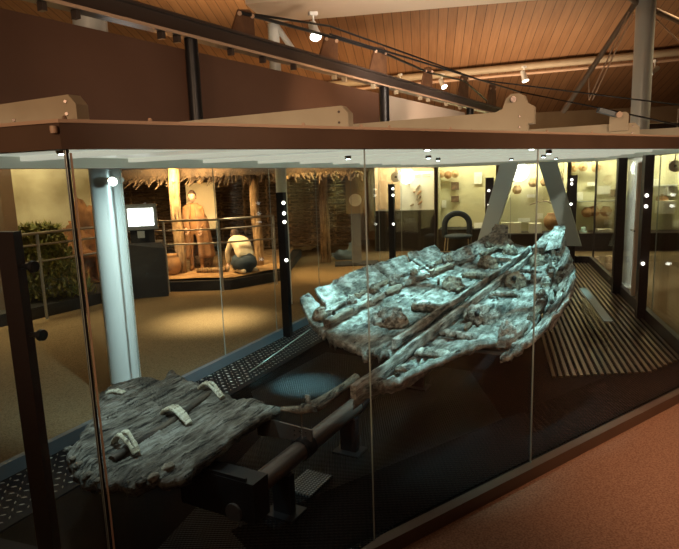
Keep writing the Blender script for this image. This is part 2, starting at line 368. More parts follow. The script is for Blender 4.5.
colm = thing('steel_column', 'slim pale column with branching struts rising beyond the dark rail', 'column', pb)
MB().lathe((0, 0, 0), [(.085, 0), (.085, ad(275, 24, 9).z - FZ)], 20).build('shaft', 'column', colm, auto=40)
j = ad(275, 24, 9)
rods(colm, pb, [(j, ad(245, -12, 8.6)), (j, ad(262, -20, 9.6)), (j, ad(300, 60, 8.9)), (j, ad(330, -20, 9.5))], 'strut', .045, 'column')
# ------------------------------------------------------------------ the glass case
case = thing('display_case', 'large walk-round glass case with bronze frame enclosing the ancient boat', 'display case', (0, 0, FZ))
def cz(o): o.location.z = -FZ; return o       # parts are written in world heights
def inset(poly, d):
    out = []; n = len(poly)
    for i in range(n):
        p0, p1, p2 = poly[i - 1], poly[i], poly[(i + 1) % n]
        a = (p1 - p0).normalized(); b = (p2 - p1).normalized()
        na, nb = Vector((-a.y, a.x, 0)), Vector((-b.y, b.x, 0))
        bis = (na + nb).normalized(); out.append(p1 + bis * (d / bis.dot(na)))
    return out
def ring(name, m, z0, z1, o0, o1):            # closed frame of the plan outline between two insets
    a, b = inset(POLY, o0), inset(POLY, o1); mb = MB(); n = len(POLY)
    for i in range(n):
        k = (i + 1) % n
        vs = [Vector((p.x, p.y, z)) for z in (z0, z1) for p in (a[i], a[k], b[k], b[i])]
        mb.add(vs, [(3, 2, 1, 0), (4, 5, 6, 7), (0, 1, 5, 4), (1, 2, 6, 5), (2, 3, 7, 6), (3, 0, 4, 7)])
    return cz(mb.build(name, m, case))
ring('base_frame', 'bronze', FZ, .004, -.045, .02)
ring('fascia', 'bronze', 2.022, 2.108, -.02, .025)
ring('fascia_lip', 'lip', 2.108, 2.120, -.026, .05)
xy = lambda ps: [(p.x, p.y) for p in ps]
cz(MB().prism(xy(inset(POLY, .02)), FZ + .01, 0).build('deck', 'deck', case))
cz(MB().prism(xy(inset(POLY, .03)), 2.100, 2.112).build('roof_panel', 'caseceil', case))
# ceiling louvre strips, level and square to the boat; their glow is added
DX = Vector((math.sin(math.radians(28.46)), math.cos(math.radians(28.46)), 0)); NX = Vector((DX.y, -DX.x, 0))
def clip_line(p, d, poly):                    # parameter range of a line inside the convex plan
    lo, hi = -99, 99; n = len(poly)
    for i in range(n):
        a, b = poly[i], poly[(i + 1) % n]; e = b - a; nn = Vector((-e.y, e.x, 0)); den = nn.dot(d); num = nn.dot(a - p)
        if abs(den) < 1e-9: continue
        t = num / den
        if den > 0: lo = max(lo, t)
        else: hi = min(hi, t)
    return lo, hi
ins = inset(POLY, .05); NX_L = []
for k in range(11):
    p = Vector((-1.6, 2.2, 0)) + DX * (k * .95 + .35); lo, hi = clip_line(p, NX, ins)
    if hi - lo > .4: cz(MB().beam(p + NX * lo + Vector((0, 0, 2.085)), p + NX * hi + Vector((0, 0, 2.085)), .07, .03).build('ceiling_strip', 'strip_glow', case))
# pale inner beam below the roof panel
for p, q in ((D_, E_), (E_, A), (C_, D_), (B_, C_)):
    d_ = (q - p).normalized(); n_ = Vector((-d_.y, d_.x, 0)) * .05; h_ = Vector((0, 0, 2.062))
    cz(MB().beam(p + n_ + d_ * .05 + h_, q + n_ - d_ * .05 + h_, .03, .076).build('inner_trim', 'ceilbeam', case))
# kerbs at the foot of the glass
def edge_box(p, q, off, w, z0, z1):           # along wall p->q (outline is anticlockwise), off inward
    d = (q - p).normalized(); n = Vector((-d.y, d.x, 0)); m_ = off + w / 2
    return (p + n * m_ + d * .04 + Vector((0, 0, (z0 + z1) / 2)), q + n * m_ - d * .04 + Vector((0, 0, (z0 + z1) / 2)), w, z1 - z0)
cz(MB().beam(*edge_box(D_, E_, .03, .05, 0, .10)).build('kerb', 'kerb', case))['label'] = 'blue grey kerb along the long left glass wall'
cz(MB().beam(*edge_box(B_, C_, .03, .06, 0, .14)).build('kerb', 'postb', case))
cz(MB().beam(*edge_box(C_, D_, .03, .06, 0, .14)).build('kerb', 'postb', case))
cz(MB().beam(*edge_box(E_, A, .03, .05, 0, .05)).build('kerb', 'bronze', case))
# panes
def on(p, q, px):                             # point of wall p-q standing on sight column px
    best = None
    for i in range(1001):
        g = p.lerp(q, i / 1000); d = g + Vector((0, 0, .02)) - EYE; x = PX + F * d.dot(CR) / d.dot(FW)
        if d.dot(FW) > .1 and (best is None or abs(x - px) < best[0]): best = (abs(x - px), g)
    return best[1]
def glass_wall(p, q, joints, z0=.004, z1=2.022):
    pts = [p] + joints + [q]; d = (q - p).normalized(); n = Vector((-d.y, d.x, 0)) * .01
    for a, b in zip(pts, pts[1:]):
        g = .004; h = Vector((0, 0, (z0 + z1) / 2))
        pane = cz(MB().beam(a + d * g + n + h, b - d * g + n + h, .012, z1 - z0).build('glass_pane', 'glass', case))
        e = MB().beam(b - d * g * 1 + n + Vector((0, 0, z0)), b - d * g + n + Vector((0, 0, z1)), .013, .007)
        pane_e = e.build('polished_edge', 'glass_edge', pane)
fj = [on(A, B_, 376), on(A, B_, 532)]
glass_wall(A, B_, fj)
bl = (D_ - E_).normalized()
bj = [gp(x, y, 0) for x, y in ((275, 337), (218, 362), (143, 405))]
bj = [E_ + bl * (g - E_).dot(bl) for g in bj]
far = [E_ + bl * ((bj[0] - E_).length + 1.15 * k) for k in (4, 3, 2, 1)]
glass_wall(D_, E_, far + bj)
glass_wall(E_, A, [])
rd = (C_ - B_).normalized()
RJ = [B_ + rd * k for k in (2.05, 2.95, 4.6)]
glass_wall(B_, C_, RJ)
glass_wall(C_, D_, [C_.lerp(D_, .5)])
# corner posts
def vpost(p, w, z0, z1, m, name, rz=0., dpt=None):
    return cz(MB().box((p.x, p.y, (z0 + z1) / 2), (w, dpt or w, z1 - z0), rz).build(name, m, case))
af = (B_ - A).normalized(); frz = math.atan2(af.y, af.x)
pc = vpost(A + Vector((0, .012, 0)), .013, 0, 2.03, 'black', 'corner_post', frz)
o = MB().box((A.x + .013, A.y + .018, 1.01), (.006, .012, 2.0), frz).build('corner_trim', 'lip', pc)
o = MB().lathe((A.x - .012, A.y - .03, 2.085), [(.012, -.012), (.013, 0), (.012, .012)], 12).build('corner_bolt', 'lip', pc, auto=40)
for p in (C_, D_, E_, B_): vpost(p + (Vector((1.3, 7, 0)) - p).normalized() * .03, .03, 0, 2.03, 'postb', 'corner_post')
# inner uprights with glass clamps
def upright(p, along, z1, w=.10, dpt=.06, clamps=(), side=-1, m='postb'):
    rz = math.atan2(along.y, along.x)
    u = vpost(p, w, 0, z1, m, 'upright_post', rz, dpt)
    for z in clamps:
        c = p + along * side * (w / 2 + .0)
        s_ = 1 if side > 0 else -1
        MB().tube([c + Vector((0, 0, z)), c + along * s_ * .02 + Vector((0, 0, z)), c + along * s_ * .021 + Vector((0, 0, z)), c + along * s_ * .05 + Vector((0, 0, z)), c + along * s_ * .051 + Vector((0, 0, z)), c + along * s_ * .066 + Vector((0, 0, z))], .01, 12, rs=[.009, .009, .012, .016, .024, .022]).build('glass_clamp', 'black', u, auto=40)
    return u
upright(Vector((-1.262, 2.205, 0)), Vector((.95, -.3, 0)).normalized(), 1.735, .085, .04, (1.60, 1.33), 1)
def disc_studs(u, p, n, zs, r=.022):
    for z in zs: MB().blob(p + Vector((0, 0, z)) + n, (r, r, r), 10, 6).build('stud_lamp', 'globe', u, smooth=True)
ip = inset(POLY, .13)
def ipoint(px): return on(ip[3], ip[4], px)
camdir = lambda p: (Vector((0, 0, 0)) - p).normalized()
for px, zs in ((288, (1.62, 1.5, 1.40, .95)), (393, (1.66, 1.55, 1.05))):
    p = ipoint(px); u = upright(p, NX, 1.74, .10, .06, (), 1, 'black')
    disc_studs(u, p + NX * .03, camdir(p) * .05, zs, .02)
fa, fb = ip[2], ip[3]
for px, zs in ((489, (1.5, 1.2)), (570, (1.68, 1.6, 1.2))):
    p = on(fa, fb, px); u = upright(p, NX, 1.77, .17, .07)
    disc_studs(u, p - NX * .02, camdir(p) * .06, zs, .024)
for px, w in ((641, .10), (617, .12)):
    p = on(ip[1] + rd * 1.5, ip[2], px - 1); u = upright(p, rd, 2.03, .14, w)
    disc_studs(u, p, camdir(p) * .1, (1.55, 1.42, .72) if px == 641 else (), .02)
# door in the right wall
dr = cz(MB().beam(RJ[0] + Vector((-.05, .1, .07)), RJ[1] + Vector((-.05, -.1, .07)), .05, .14).build('door_rail', 'postb', case))
MB().beam(RJ[0] + Vector((-.1, .05, .15)), RJ[0] + Vector((-.1, .05, 1.95)), .03, .03).build('door_stile', 'chrome', dr)
MB().beam(RJ[1] + Vector((-.1, -.1, .15)), RJ[1] + Vector((-.1, -.1, 1.95)), .04, .04).build('door_stile', 'lip', dr)
hp = RJ[1] + Vector((-.16, -.12, 1.05)); MB().tube([hp - rd * .1, hp + rd * .1], .012, 10).build('door_handle', 'chrome', dr)
# slanting steel hangers beyond the boat
for (a, b) in (((509, 166), (483, 248)), ((547, 166), (573, 246))):
    p, q = ad(*a, 11.35), ad(*b, 11.35); p.z = 2.05
    d = (q - p)
    mb = MB(); w = NX * .17
    mb.plate([p - w, p + w, q + w * .9, q - w * .9], Vector((DX.x * .1, DX.y * .1, 0)))
    cz(mb.build('slanting_hanger', mat('hanger_steel', (.42, .46, .44), .45, .2), case))
# beige ribs on the roof
def rib(end, L_, top, z0=2.12, chamf=.035, bolts=True, name='roof_rib'):
    d = -NX; t = DX * .05; e = Vector((end[0], end[1], 0))
    pts = [e + Vector((0, 0, z0)), e + Vector((0, 0, top - chamf)), e + d * chamf + Vector((0, 0, top)), e + d * L_ + Vector((0, 0, top)), e + d * L_ + Vector((0, 0, z0))]
    r = cz(MB().plate(pts, t).build(name, 'beige', case))
    if bolts:
        for k, zz in ((.05, .03), (.05, .075), (.35, .03)):
            MB().lathe(e + d * k - DX * .0 + Vector((0, 0, z0 + zz * (top - z0) / .1)), [(.006, 0), (.006, .006)], 8, 'Y').build('bolt', 'steel', r)
    return r
rib(ad(75, 97, 2.06), 1.4, 2.212)
rib(ad(348, 107, 2.80), 2.6, 2.23)
rib(ad(528, 107, 3.62), 3.4, 2.262)
rib(ad(640, 123, 4.42), 3.8, 2.225)
rib(ad(740, 120, 5.2), 3.8, 2.24)
e = ad(514, 108, 3.66); br = cz(MB().plate([e + Vector((0, 0, z)) + NX * x for x, z in ((-.12, -.10), (.12, -.10), (.12, .0), (.075, .03), (.06, .07), (.03, .085), (-.02, .085), (-.05, .06), (-.07, .0), (-.12, -.02))], DX * .06).build('anchor_bracket', 'beige', case))
MB().lathe(e + Vector((-.01, -.0, .05)), [(.018, 0), (.018, .02)], 14, 'Y').build('anchor_pin', 'steel', br, auto=40)
e = ad(618, 124, 4.46); br = cz(MB().plate([e + Vector((0, 0, z)) + NX * x for x, z in ((-.06, -.05), (.07, -.05), (.07, .07), (.055, .085), (-.06, .085))], DX * .05).build('anchor_bracket', 'beige', case))
l0, l1 = ad(617, 115, 4.42), ad(598, 110, 4.40)
MB().beam(l1, l0, .04, .03).build('lever', 'kerb', br); MB().lathe(l0 + Vector((0, -.02, 0)), [(.022, 0), (.022, .02)], 14, 'Y').build('lever_pin', 'lip', br, auto=40)
for px in (105, 121, 200, 330, 380, 405, 460, 548, 590):     # small cap screws along the lip
    p = on(A, B_, px - 8) + Vector((0, .03, 2.12)); cz(MB().lathe(p, [(.008, 0), (.008, .012), (.004, .016)], 8).build('cap_screw', 'lip', case))
# small cool spotlights recessed under the roof panel
SP = [(.6, .2), (1.6, -.9), (1.5, .7), (2.6, -.5), (3.0, .6), (3.8, -.8), (4.6, .3), (5.6, -.3), (6.4, .2), (-1.2, -1.0)]
OB = Vector((.14, 3.41, 0))
def bw(u, v, z): return OB + DX * u + NX * v + Vector((0, 0, z))
for u, v in SP:
    p = bw(u, v, 2.1); f_ = cz(MB().lathe(p, [(.03, 0), (.03, -.04), (.024, -.05)], 14).build('case_spotlight', 'chrome', case, auto=40))
    MB().lathe(p + Vector((0, 0, -.051)), [(.018, 0), (.018, -.002)], 12).build('lens', 'cool_lens', f_)
# ---- deck plates
def strip_pts(p, q, o0, o1):
    d = (q - p).normalized(); n = Vector((-d.y, d.x, 0)); return p, d, n, (q - p).length
def tread(name, p, q, o0, o1, a, b, sp=.06, lug=(.034, .011), base='tread', lugm='lug'):
    p, d, n, L_ = strip_pts(p, q, o0, o1); base_mb = MB().beam(p + d * a + n * (o0 + o1) / 2 + Vector((0, 0, .004)), p + d * b + n * (o0 + o1) / 2 + Vector((0, 0, .004)), o1 - o0, .008)
    mb = base_mb; nx, ny = int((b - a) / sp), int((o1 - o0) / sp); rz = math.atan2(d.y, d.x)
    for i in range(nx):
        for k in range(ny):
            c = p + d * (a + sp * (i + .5)) + n * (o0 + sp * (k + .5)) + Vector((0, 0, .008))
            R = Matrix.Rotation(rz + (math.pi / 4 if (i + k) % 2 else -math.pi / 4), 3, 'Z'); x = R @ Vector((lug[0] / 2, 0, 0)); y = R @ Vector((0, lug[1] / 2, 0)); z = Vector((0, 0, .004))
            mb.add([c - x - y * .2, c - y, c + x - y * .2, c + x + y * .2, c + y, c - x + y * .2, c - x * .6 + z, c + x * .6 + z],
                   [(0, 1, 6), (1, 7, 6), (1, 2, 7), (2, 3, 7), (3, 4, 7), (4, 6, 7), (4, 5, 6), (5, 0, 6)])
    t = cz(mb.build(name, base, case)); t.data.materials.append(M[lugm])
    for i_, f_ in enumerate(t.data.polygons):
        if i_ >= 6: f_.material_index = 1
    return t
LB = (E_ - D_).length
tread('tread_plate', D_, E_, .09, .62, LB - 5.2, LB - .3)
tread('tread_plate', E_, A, .09, .50, .35, 1.85)
cz(MB().beam(*[(A.lerp(B_, k) + Vector((-af.y, af.x, 0)) * .30 + Vector((0, 0, .003))) for k in (.14, .985)], .52, .006).build('front_plate', 'fishscale', case))
gr_ = cz(MB().prism([(bw(u, v, 0).x, bw(u, v, 0).y) for u, v in ((-1.75, -.55), (-1.2, .12), (.9, .75), (2.2, .05), (2.2, -1.55), (.9, -1.6), (.3, -1.0))], .001, .005).build('woven_grating', 'grate', case)); 
# ribbed deck along the right wall
mb = MB(); 
for k in range(21):
    off = .12 + k * .062; n = Vector((-rd.y, rd.x, 0)); a_ = B_ + n * off
    lo, hi = clip_line(a_, rd, inset(POLY, .10)); lo += .42 + .055 * max(0, k - 6)
    if hi > lo: mb.beam(a_ + rd * lo + Vector((0, 0, .009)), a_ + rd * hi + Vector((0, 0, .009)), .030, .014)
cz(mb.build('ribbed_deck', 'rib', case))
# hatch plate in the grating
h0 = gp(309, 484, .005); hm = MB().box((0, 0, 0), (.27, .19, .012)).build('hatch_plate', 'hatch'); tag(hm, 'small chequered steel plate lying on the grating beside the black pipe', 'floor plate'); place(hm, (h0.x, h0.y, .012), math.radians(61))
# ------------------------------------------------------------------ the boat
RZB = math.atan2(DX.y, DX.x)
boat = thing('ancient_boat', 'broken oak plank boat with carved cleats on its cradle, lit blue white', 'boat', (OB.x, OB.y, 0), RZB)
def L3(u, v, w): return Vector((u, -v, w))
def rough(u, v, amp=1., sd=0.):
    a = fr((u * 1.1 + sd, v * 4, sd), 1.2, 5) * .013 + fr((u * 5, v * 9, sd + 3), 2.6, 4) * .008 + fr((u * 2.2, v * 34, sd), 1.5, 3) * .006
    c = fr((u * 1.1, v * 18 + sd, 5), 1.0, 3)
    if c > .25: a -= min(.04, (c - .25) * .25)
    return a * amp
def ragged(x, sd, amp=.05): return (noise.noise(Vector((x * 3.1, sd, 0))) + .6 * noise.noise(Vector((x * 9.7, sd, 4))) + .4 * noise.noise(Vector((x * 23, sd, 8)))) * amp
def base_w(u): return .60 + .010 * max(0, u - 4.0) ** 2
def plank(name, vin, vout, u0, u1, wfn, ns, nt, th, m='boat', sd=0., rin=.006, rout=.03, rend=.06, amp=1.):
    def fn(s, t):
        ua = u0(t) + ragged(t * 1.2, sd + 1, rend); ub = u1(t) + ragged(t * 1.2, sd + 2, rend); u = ua + (ub - ua) * s
        a = curve(vin, u) + ragged(u, sd + 3, rin); b = curve(vout, u) + ragged(u, sd + 4, rout); v = a + (b - a) * t
        return L3(u, v, wfn(u, t, v) + rough(u, v, amp, sd) * (1 - .65 * t ** 8))
    return MB().patch(fn, ns, nt, th).build(name, m, boat, smooth=True)
RIN = [(-.3, .01), (7, -.01)]
ROUT = [(-.2, .03), (-.08, .06), (.17, .17), (.58, .30), (1.07, .46), (1.25, .66), (1.8, .72), (3, .64), (5, .42), (6.4, .22), (7, .16)]
LIN = [(.5, -.125), (7, -.12)]
LOUT = [(.6, -.86), (1.2, -.90), (3, -.94), (4.5, -.82), (6, -.62), (7, -.50)]
plank('bottom_plank', RIN, ROUT, lambda t: -.19, lambda t: 6.75, lambda u, t, v: base_w(u) + .06 * t * t - .02 * (1 - t), 380, 60, .055, m='boat_flat', sd=1, rend=.02, rout=.014, amp=1.15)
plank('bottom_plank', LIN, LOUT, lambda t: .76 + .2 * t ** 3, lambda t: 6.7, lambda u, t, v: base_w(u) + .07 * t ** 3 - .015, 360, 70, .06, m='boat_flat', sd=2, rend=.035, amp=1.15)
# curved side planks
RS0 = [(.8, .60), (1.4, .68), (2.2, .70), (3, .63), (5, .42), (6.4, .22), (7.2, .12)]
RS1 = [(.8, .90), (1.3, .94), (2.2, .95), (3.0, .88), (3.9, .76), (5.0, .56), (6.0, .40), (6.9, .29), (7.5, .25)]
def rsw(u, t, v): return base_w(u) + .03 + .025 * t + (.22 + .016 * max(0, u - 4)) * t ** 2.2 + (-.03 if u < 1.1 else 0) 
sp_r = plank('side_plank', RS0, RS1, lambda t: .92 + .75 * t ** 1.5, lambda t: 6.75, rsw, 340, 40, .05, sd=5, rout=.02, amp=1.3)
LS0 = [(.6, -.84), (1.2, -.88), (3, -.92), (4.5, -.80), (6, -.60), (7, -.48)]
LS1 = [(.8, -1.08), (1.09, -1.14), (1.5, -1.22), (2.2, -1.29), (3.07, -1.34), (3.8, -1.31), (4.85, -1.18), (5.2, -1.1)]
def lsw(u, t, v): return base_w(u) + .05 + .02 * t + .20 * t ** 1.9 + .02 * max(0, t - .9) * 10 * ragged(u, 77, 1)
for (ua_, ub_, sd_) in ((.90, 1.40, 0), (1.415, 2.98, .008), (2.995, 3.92, -.006), (3.94, 4.8, .010)):
    plank('side_plank', LS0, LS1, lambda t: ua_ + (.16 * t if ua_ < 1 else .03 * t), lambda t: ub_ - .05 * (1 - t) - (.10 * t if ua_ < 1 else 0), lambda u, t, v: lsw(u, t, v) + sd_ * t, int(90 * (ub_ - ua_)) + 20, 44, .05, m='boat_flat', sd=8, rout=.010, rend=.012, amp=1.25)
LT1 = [(4, -.98), (5.4, -.86), (6.4, -.78), (7.2, -.76)]
def ltw(u, t, v): return base_w(u) + .04 + (.17 + .05 * max(0, u - 5.5)) * t ** 1.8
plank('side_plank', [(4, -.80), (6, -.58), (7, -.44)], LT1, lambda t: 4.4, lambda t: 6.75 + .3 * t, ltw, 150, 24, .05, sd=9, amp=1.2)
# centre rails
def rail(u0, u1, v0, v1, w, h, sd, drop=0.):
    def fn(s, t):
        u = u0 + (u1 - u0) * s; a = 2 * math.pi * t; cx, cyy = math.cos(a), math.sin(a)
        px = abs(cx) ** .3 * (1 if cx > 0 else -1); pz = abs(cyy) ** .3 * (1 if cyy > 0 else -1)
        v = v0 + (v1 - v0) * s + .012 * noise.noise(Vector((u * 1.3, sd, 0)))
        k = 1 + .12 * fr((u * 9, t * 5, sd), 1, 4)
        return L3(u, v + px * w / 2 * k, base_w(u) + .005 + h / 2 + pz * h / 2 * k + .012 * noise.noise(Vector((u * 2, sd, 9))))
    ns, nt = 220, 20; vs = []; fs = []
    for i in range(ns + 1):
        for j in range(nt): vs.append(fn(i / ns, j / nt))
    for i in range(ns):
        for j in range(nt):
            a, b = i * nt + j, i * nt + (j + 1) % nt; fs.append((a, b, b + nt, a + nt))
    fs.append(tuple(range(nt))); fs.append(tuple(ns * nt + j for j in range(nt)))
    return MB().add(vs, fs).build('centre_rail', 'boat', boat, auto=50)
rail(-.22, 6.3, .025, .015, .040, .085, 1)
rail(.80, 6.2, -.145, -.125, .040, .08, 2)
MB().add(*(lambda m_: (m_.v, m_.f))(MB().patch(lambda s, t: L3(5.55 + 1.25 * s, .02 + .16 * t, base_w(5.55 + 1.25 * s) + .17 + .05 * s + .008 * fr((s * 5, t * 2, 1), 2)), 40, 6, .09))).build('keel_beam', 'boat', boat, smooth=False)
# transverse timbers, wedges and cleats
def wedge(u, v, lu, lv, h, rz=0., m='boat', sd=0, name='transverse_timber'):
    c = L3(u, v, base_w(u) + .025)
    def fn(s, t):
        x, y = (s - .5) * lu, (t - .5) * lv; e = min(s, 1 - s, t, 1 - t); k = min(1, e * 7)
        q = Matrix.Rotation(rz, 3, 'Z') @ Vector((x, y, 0))
        return c + q + Vector((0, 0, h * (.35 + .65 * k ** .5) + .012 * fr((x * 9, y * 9, sd), 1.5, 3)))
    return MB().patch(fn, 14, 14, h * .9).build(name, m, boat, smooth=True)
for k, (u, lv) in enumerate([(.02, .16), (.34, .26), (.72, .36), (1.25, .30), (2.9, .30), (3.7, .34), (4.4, .3), (5.1, .22), (5.7, .2)]):
    lv = min(lv, max(.05, curve(ROUT, u) - .10)); wedge(u, .06 + lv / 2, .07, lv, .032, random.uniform(-.12, .12), 'boat', k)
for k, (u, lv) in enumerate([(2.05, .3), (3.9, .36), (5.2, .3)]):
    wedge(u, -.16 - lv / 2, .08, lv, .05, random.uniform(-.15, .15), 'boat_dk' if k % 2 else 'boat', 20 + k)
def cleat(u, v, ru, rv, h, sd, m='boat_dk', hole=True, w0=0.):
    c = L3(u, v, base_w(u) + .02 + w0)
    o = MB().blob(c, (ru, rv, h), 34, 22, .30, 3.0, sd, zmin=-.25).build('carved_cleat', m, boat, smooth=True)
    if hole:
        dirc = Vector((-.80, .05, .60)).normalized()     # the mortise faces the near end
        p = c + Vector((dirc.x * ru, dirc.y * rv, dirc.z * h)) * 1.0
        MB().blob(p, (.03, .03, .03), 10, 6).build('mortise', 'black', o, smooth=True)
for k, a in enumerate([(1.50, -.50, .12, .18, .13, 1), (1.83, .25, .13, .16, .13, 2), (3.15, -.42, .10, .12, .13, 3), (3.55, .20, .10, .12, .14, 4), (4.75, -.42, .1, .13, .13, 5), (5.05, .20, .1, .11, .13, 6), (5.9, -.36, .09, .11, .12, 7)]):
    cleat(*a, m='boat' if k < 2 else 'boat_dk', hole=k in (1, 3))
# seam laths and side cleats along both chines
def lath(tab, u0, u1, dv, dw, r, sd, m='boat'):
    ns, nt = max(10, int((u1 - u0) * 42)), 14; vs = []; fs = []
    for i in range(ns + 1):
        u = u0 + (u1 - u0) * i / ns; br = 1 + .5 * noise.noise(Vector((u * 6, sd, 3))) + .25 * noise.noise(Vector((u * 17, sd, 6)))
        if noise.noise(Vector((u * 3.3, sd, 11))) > .28: br *= .5
        for j in range(nt):
            an = 2 * math.pi * j / nt; cx, sy_ = math.cos(an), math.sin(an)
            px = abs(cx) ** .4 * (1 if cx > 0 else -1); pz = abs(sy_) ** .4 * (1 if sy_ > 0 else -1); k_ = r * br * (1 + .25 * noise.noise(Vector((u * 15, j * 1.3, sd))))
            vs.append(L3(u, curve(tab, u) + dv + px * k_ * .9 + .015 * noise.noise(Vector((u * 3, sd, 1))), base_w(u) + dw - .015 + pz * k_ * .85 + .012 * noise.noise(Vector((u * 4, sd, 2)))))
    for i in range(ns):
        for j in range(nt):
            q, w_ = i * nt + j, i * nt + (j + 1) % nt; fs.append((q, w_, w_ + nt, q + nt))
    fs.append(tuple(range(nt))); fs.append(tuple(ns * nt + j for j in range(nt)))
    MB().add(vs, fs).build('seam_lath', m, boat, auto=55)
for k, (a, b) in enumerate([(1.0, 1.45), (1.5, 2.2), (2.3, 2.7), (2.8, 3.5), (3.6, 4.4), (4.5, 5.1), (5.3, 6.3)]): lath(LS0, a, b, .03, .10, .038, k, 'boat' if k % 2 else 'boat_dk')
LM = [(u, lerp(curve(LS0, u), curve(LS1, u), .45)) for u in (.9, 1.5, 2.2, 3, 3.8, 4.6, 5.4)]
for k, (a, b) in enumerate([(1.15, 1.9), (1.98, 2.9), (3.05, 3.9), (4.0, 4.6)]): lath(LM, a, b, .02, .125, .028, 60 + k, 'boat_dk' if k % 2 else 'boat')
for k, (a, b) in enumerate([(1.0, 1.7), (1.78, 2.3), (2.4, 3.2), (3.3, 3.9), (4.0, 4.8), (4.9, 5.8)]): lath(RS0, a, b, -.02, .085, .036, 20 + k, 'boat_dk' if k % 2 else 'boat')
for k, (u, v, s_) in enumerate([(1.22, .60, 1.1), (2.65, .62, .9), (3.4, .55, .9), (4.3, .46, .8), (5.0, .40, .9)]): cleat(u, v, .07 * s_, .06 * s_, .10 * s_, 30 + k, 'boat_dk' if k % 2 else 'boat', False, .05)
for k, (u, s_) in enumerate([(1.1, 1.), (1.75, .8), (2.3, .9), (2.85, 1.), (3.4, .8), (3.95, .9), (4.5, .9), (5.2, .8), (5.9, .9)]): cleat(u, curve(LS0, u) - .09, .08 * s_, .055 * s_, .085 * s_, 50 + k, 'boat' if k % 2 else 'boat_dk', False, .09)
# broken splinters lying along the planks
for k in range(8):
    side = k % 2; u = random.uniform(1.3, 6.2); v = random.uniform(.15, .85) * (curve(ROUT, u) if side else curve(LOUT, u)) 
    wedge(u, v, random.uniform(.08, .24), random.uniform(.02, .06), random.uniform(.025, .05), random.uniform(-.35, .35), random.choice(['boat', 'boat_dk']), 60 + k, 'splinter')
for k in range(22):     # dark breaks and lumps on the far right side plank
    u = random.uniform(2.6, 6.2); t = random.uniform(.15, .8); v = lerp(curve(RS0, u), curve(RS1, u), t)
    c = L3(u, v, rsw(u, t, v) + .005); r = random.uniform(.025, .06)
    MB().blob(c, (r * 1.8, r * .8, r * .8), 12, 8, .5, 2.5, k).build('splinter', random.choice(['boat_dk', 'dowel', 'boat']), boat, smooth=True)
# upswept stem pieces at the far end
def stem(a, b, c, d, th, name, m, sd):
    a, b, c, d = [L3(*p) for p in (a, b, c, d)]
    def fn(s, t): 
        p = a.lerp(b, t).lerp(d.lerp(c, t), s); return p + Vector((0, 1, 0)) * .02 * fr((s * 4, t * 4, sd), 1.5)
    n_, t_ = 24, 12; vs = []; fs = []
    for off in (0, th):
        for i in range(n_ + 1):
            for j in range(t_ + 1): vs.append(fn(i / n_, j / t_) + Vector((off * .4, off, 0)))
    w = t_ + 1; N_ = (n_ + 1) * w
    for i in range(n_):
        for j in range(t_):
            q = i * w + j; fs += [(q, q + 1, q + w + 1, q + w), (N_ + q, N_ + q + w, N_ + q + w + 1, N_ + q + 1)]
    for i in range(n_): fs += [(i * w, (i + 1) * w, N_ + (i + 1) * w, N_ + i * w), (i * w + t_, N_ + i * w + t_, N_ + (i + 1) * w + t_, (i + 1) * w + t_)]
    for j in range(t_): fs += [(j, N_ + j, N_ + j + 1, j + 1), (n_ * w + j, n_ * w + j + 1, N_ + n_ * w + j + 1, N_ + n_ * w + j)]
    return MB().add(vs, fs).build(name, m, boat, auto=60)
stem((5.7, .16, .72), (5.8, .44, .78), (6.75, .32, 1.02), (6.6, .22, 1.0), .05, 'stem_piece', 'boat', 3)
stem((5.9, -.70, .78), (5.9, -.38, .68), (6.95, -.62, .98), (6.95, -.80, 1.0), .05, 'stem_piece', 'boat_dk', 4)
# ------------------------------------------------------------------ cradle
crad = thing('boat_cradle', 'black steel pipe cradle standing under the boat and fragment', 'cradle', (OB.x, OB.y, 0), RZB)
Li = Matrix.Translation((OB.x, OB.y, 0)) @ Matrix.Rotation(RZB, 4, 'Z'); Li.invert()
def cl_(p): return Li @ Vector(p)
PZ = .30
p0, p1 = cl_(gp(250, 497, PZ)), cl_(gp(352, 404, PZ))
pv = (p0.y + p1.y) / 2
MB().tube([(p0.x, pv, PZ), (p1.x, pv, PZ)], .058, 24).build('spine_pipe', 'steel', crad, auto=40)
MB().tube([(p1.x - .02, pv, PZ), (p1.x + .03, pv, PZ)], .066, 24).build('pipe_collar', 'black', crad, auto=40)
MB().tube([(p1.x + .03, pv, PZ), (5.6, pv, PZ)], .045, 20).build('spine_pipe', 'black', crad, auto=40)
# near cross arm under the fragment, with end disc
def arm(u, va, vb, za, zb, h, th=.014, m='steel', name='cross_arm', arch=True):
    pts = [(u, -va, za - h), (u, -va, za), (u, -vb, zb), (u, -vb, zb - h * .55)]
    return MB().plate(pts, (th, 0, 0)).build(name, m, crad)
ua = p0.x - .01
a1 = arm(ua, -pv - .42, -pv + .02, .40, .40, .20, m='black')
a1b = MB().box((ua + .06, pv + .18, .27), (.13, .50, .22)).build('end_housing', 'black', crad)
MB().tube([(ua - .02, pv + .06, .20), (ua - .004, pv + .06, .20)], .05, 24).build('end_disc', 'steel', a1b, auto=40)
p2 = cl_(gp(312, 440, .36)); um = p2.x
a2 = arm(um, -pv - .34, -pv + .06, .44, .42, .13, m='steel')
for k, (dy, z) in enumerate([(.02, .40), (.02, .37), (.06, .40), (.06, .37), (-.02, .40), (-.02, .37)]):
    MB().tube([(um - .003, pv + dy, z), (um + .0, pv + dy, z)], .005, 8).build('bolt', 'chrome', a2)
MB().tube([(um - .05, pv, PZ), (um + .05, pv, PZ)], .068, 24).build('pipe_collar', 'black', crad, auto=40)
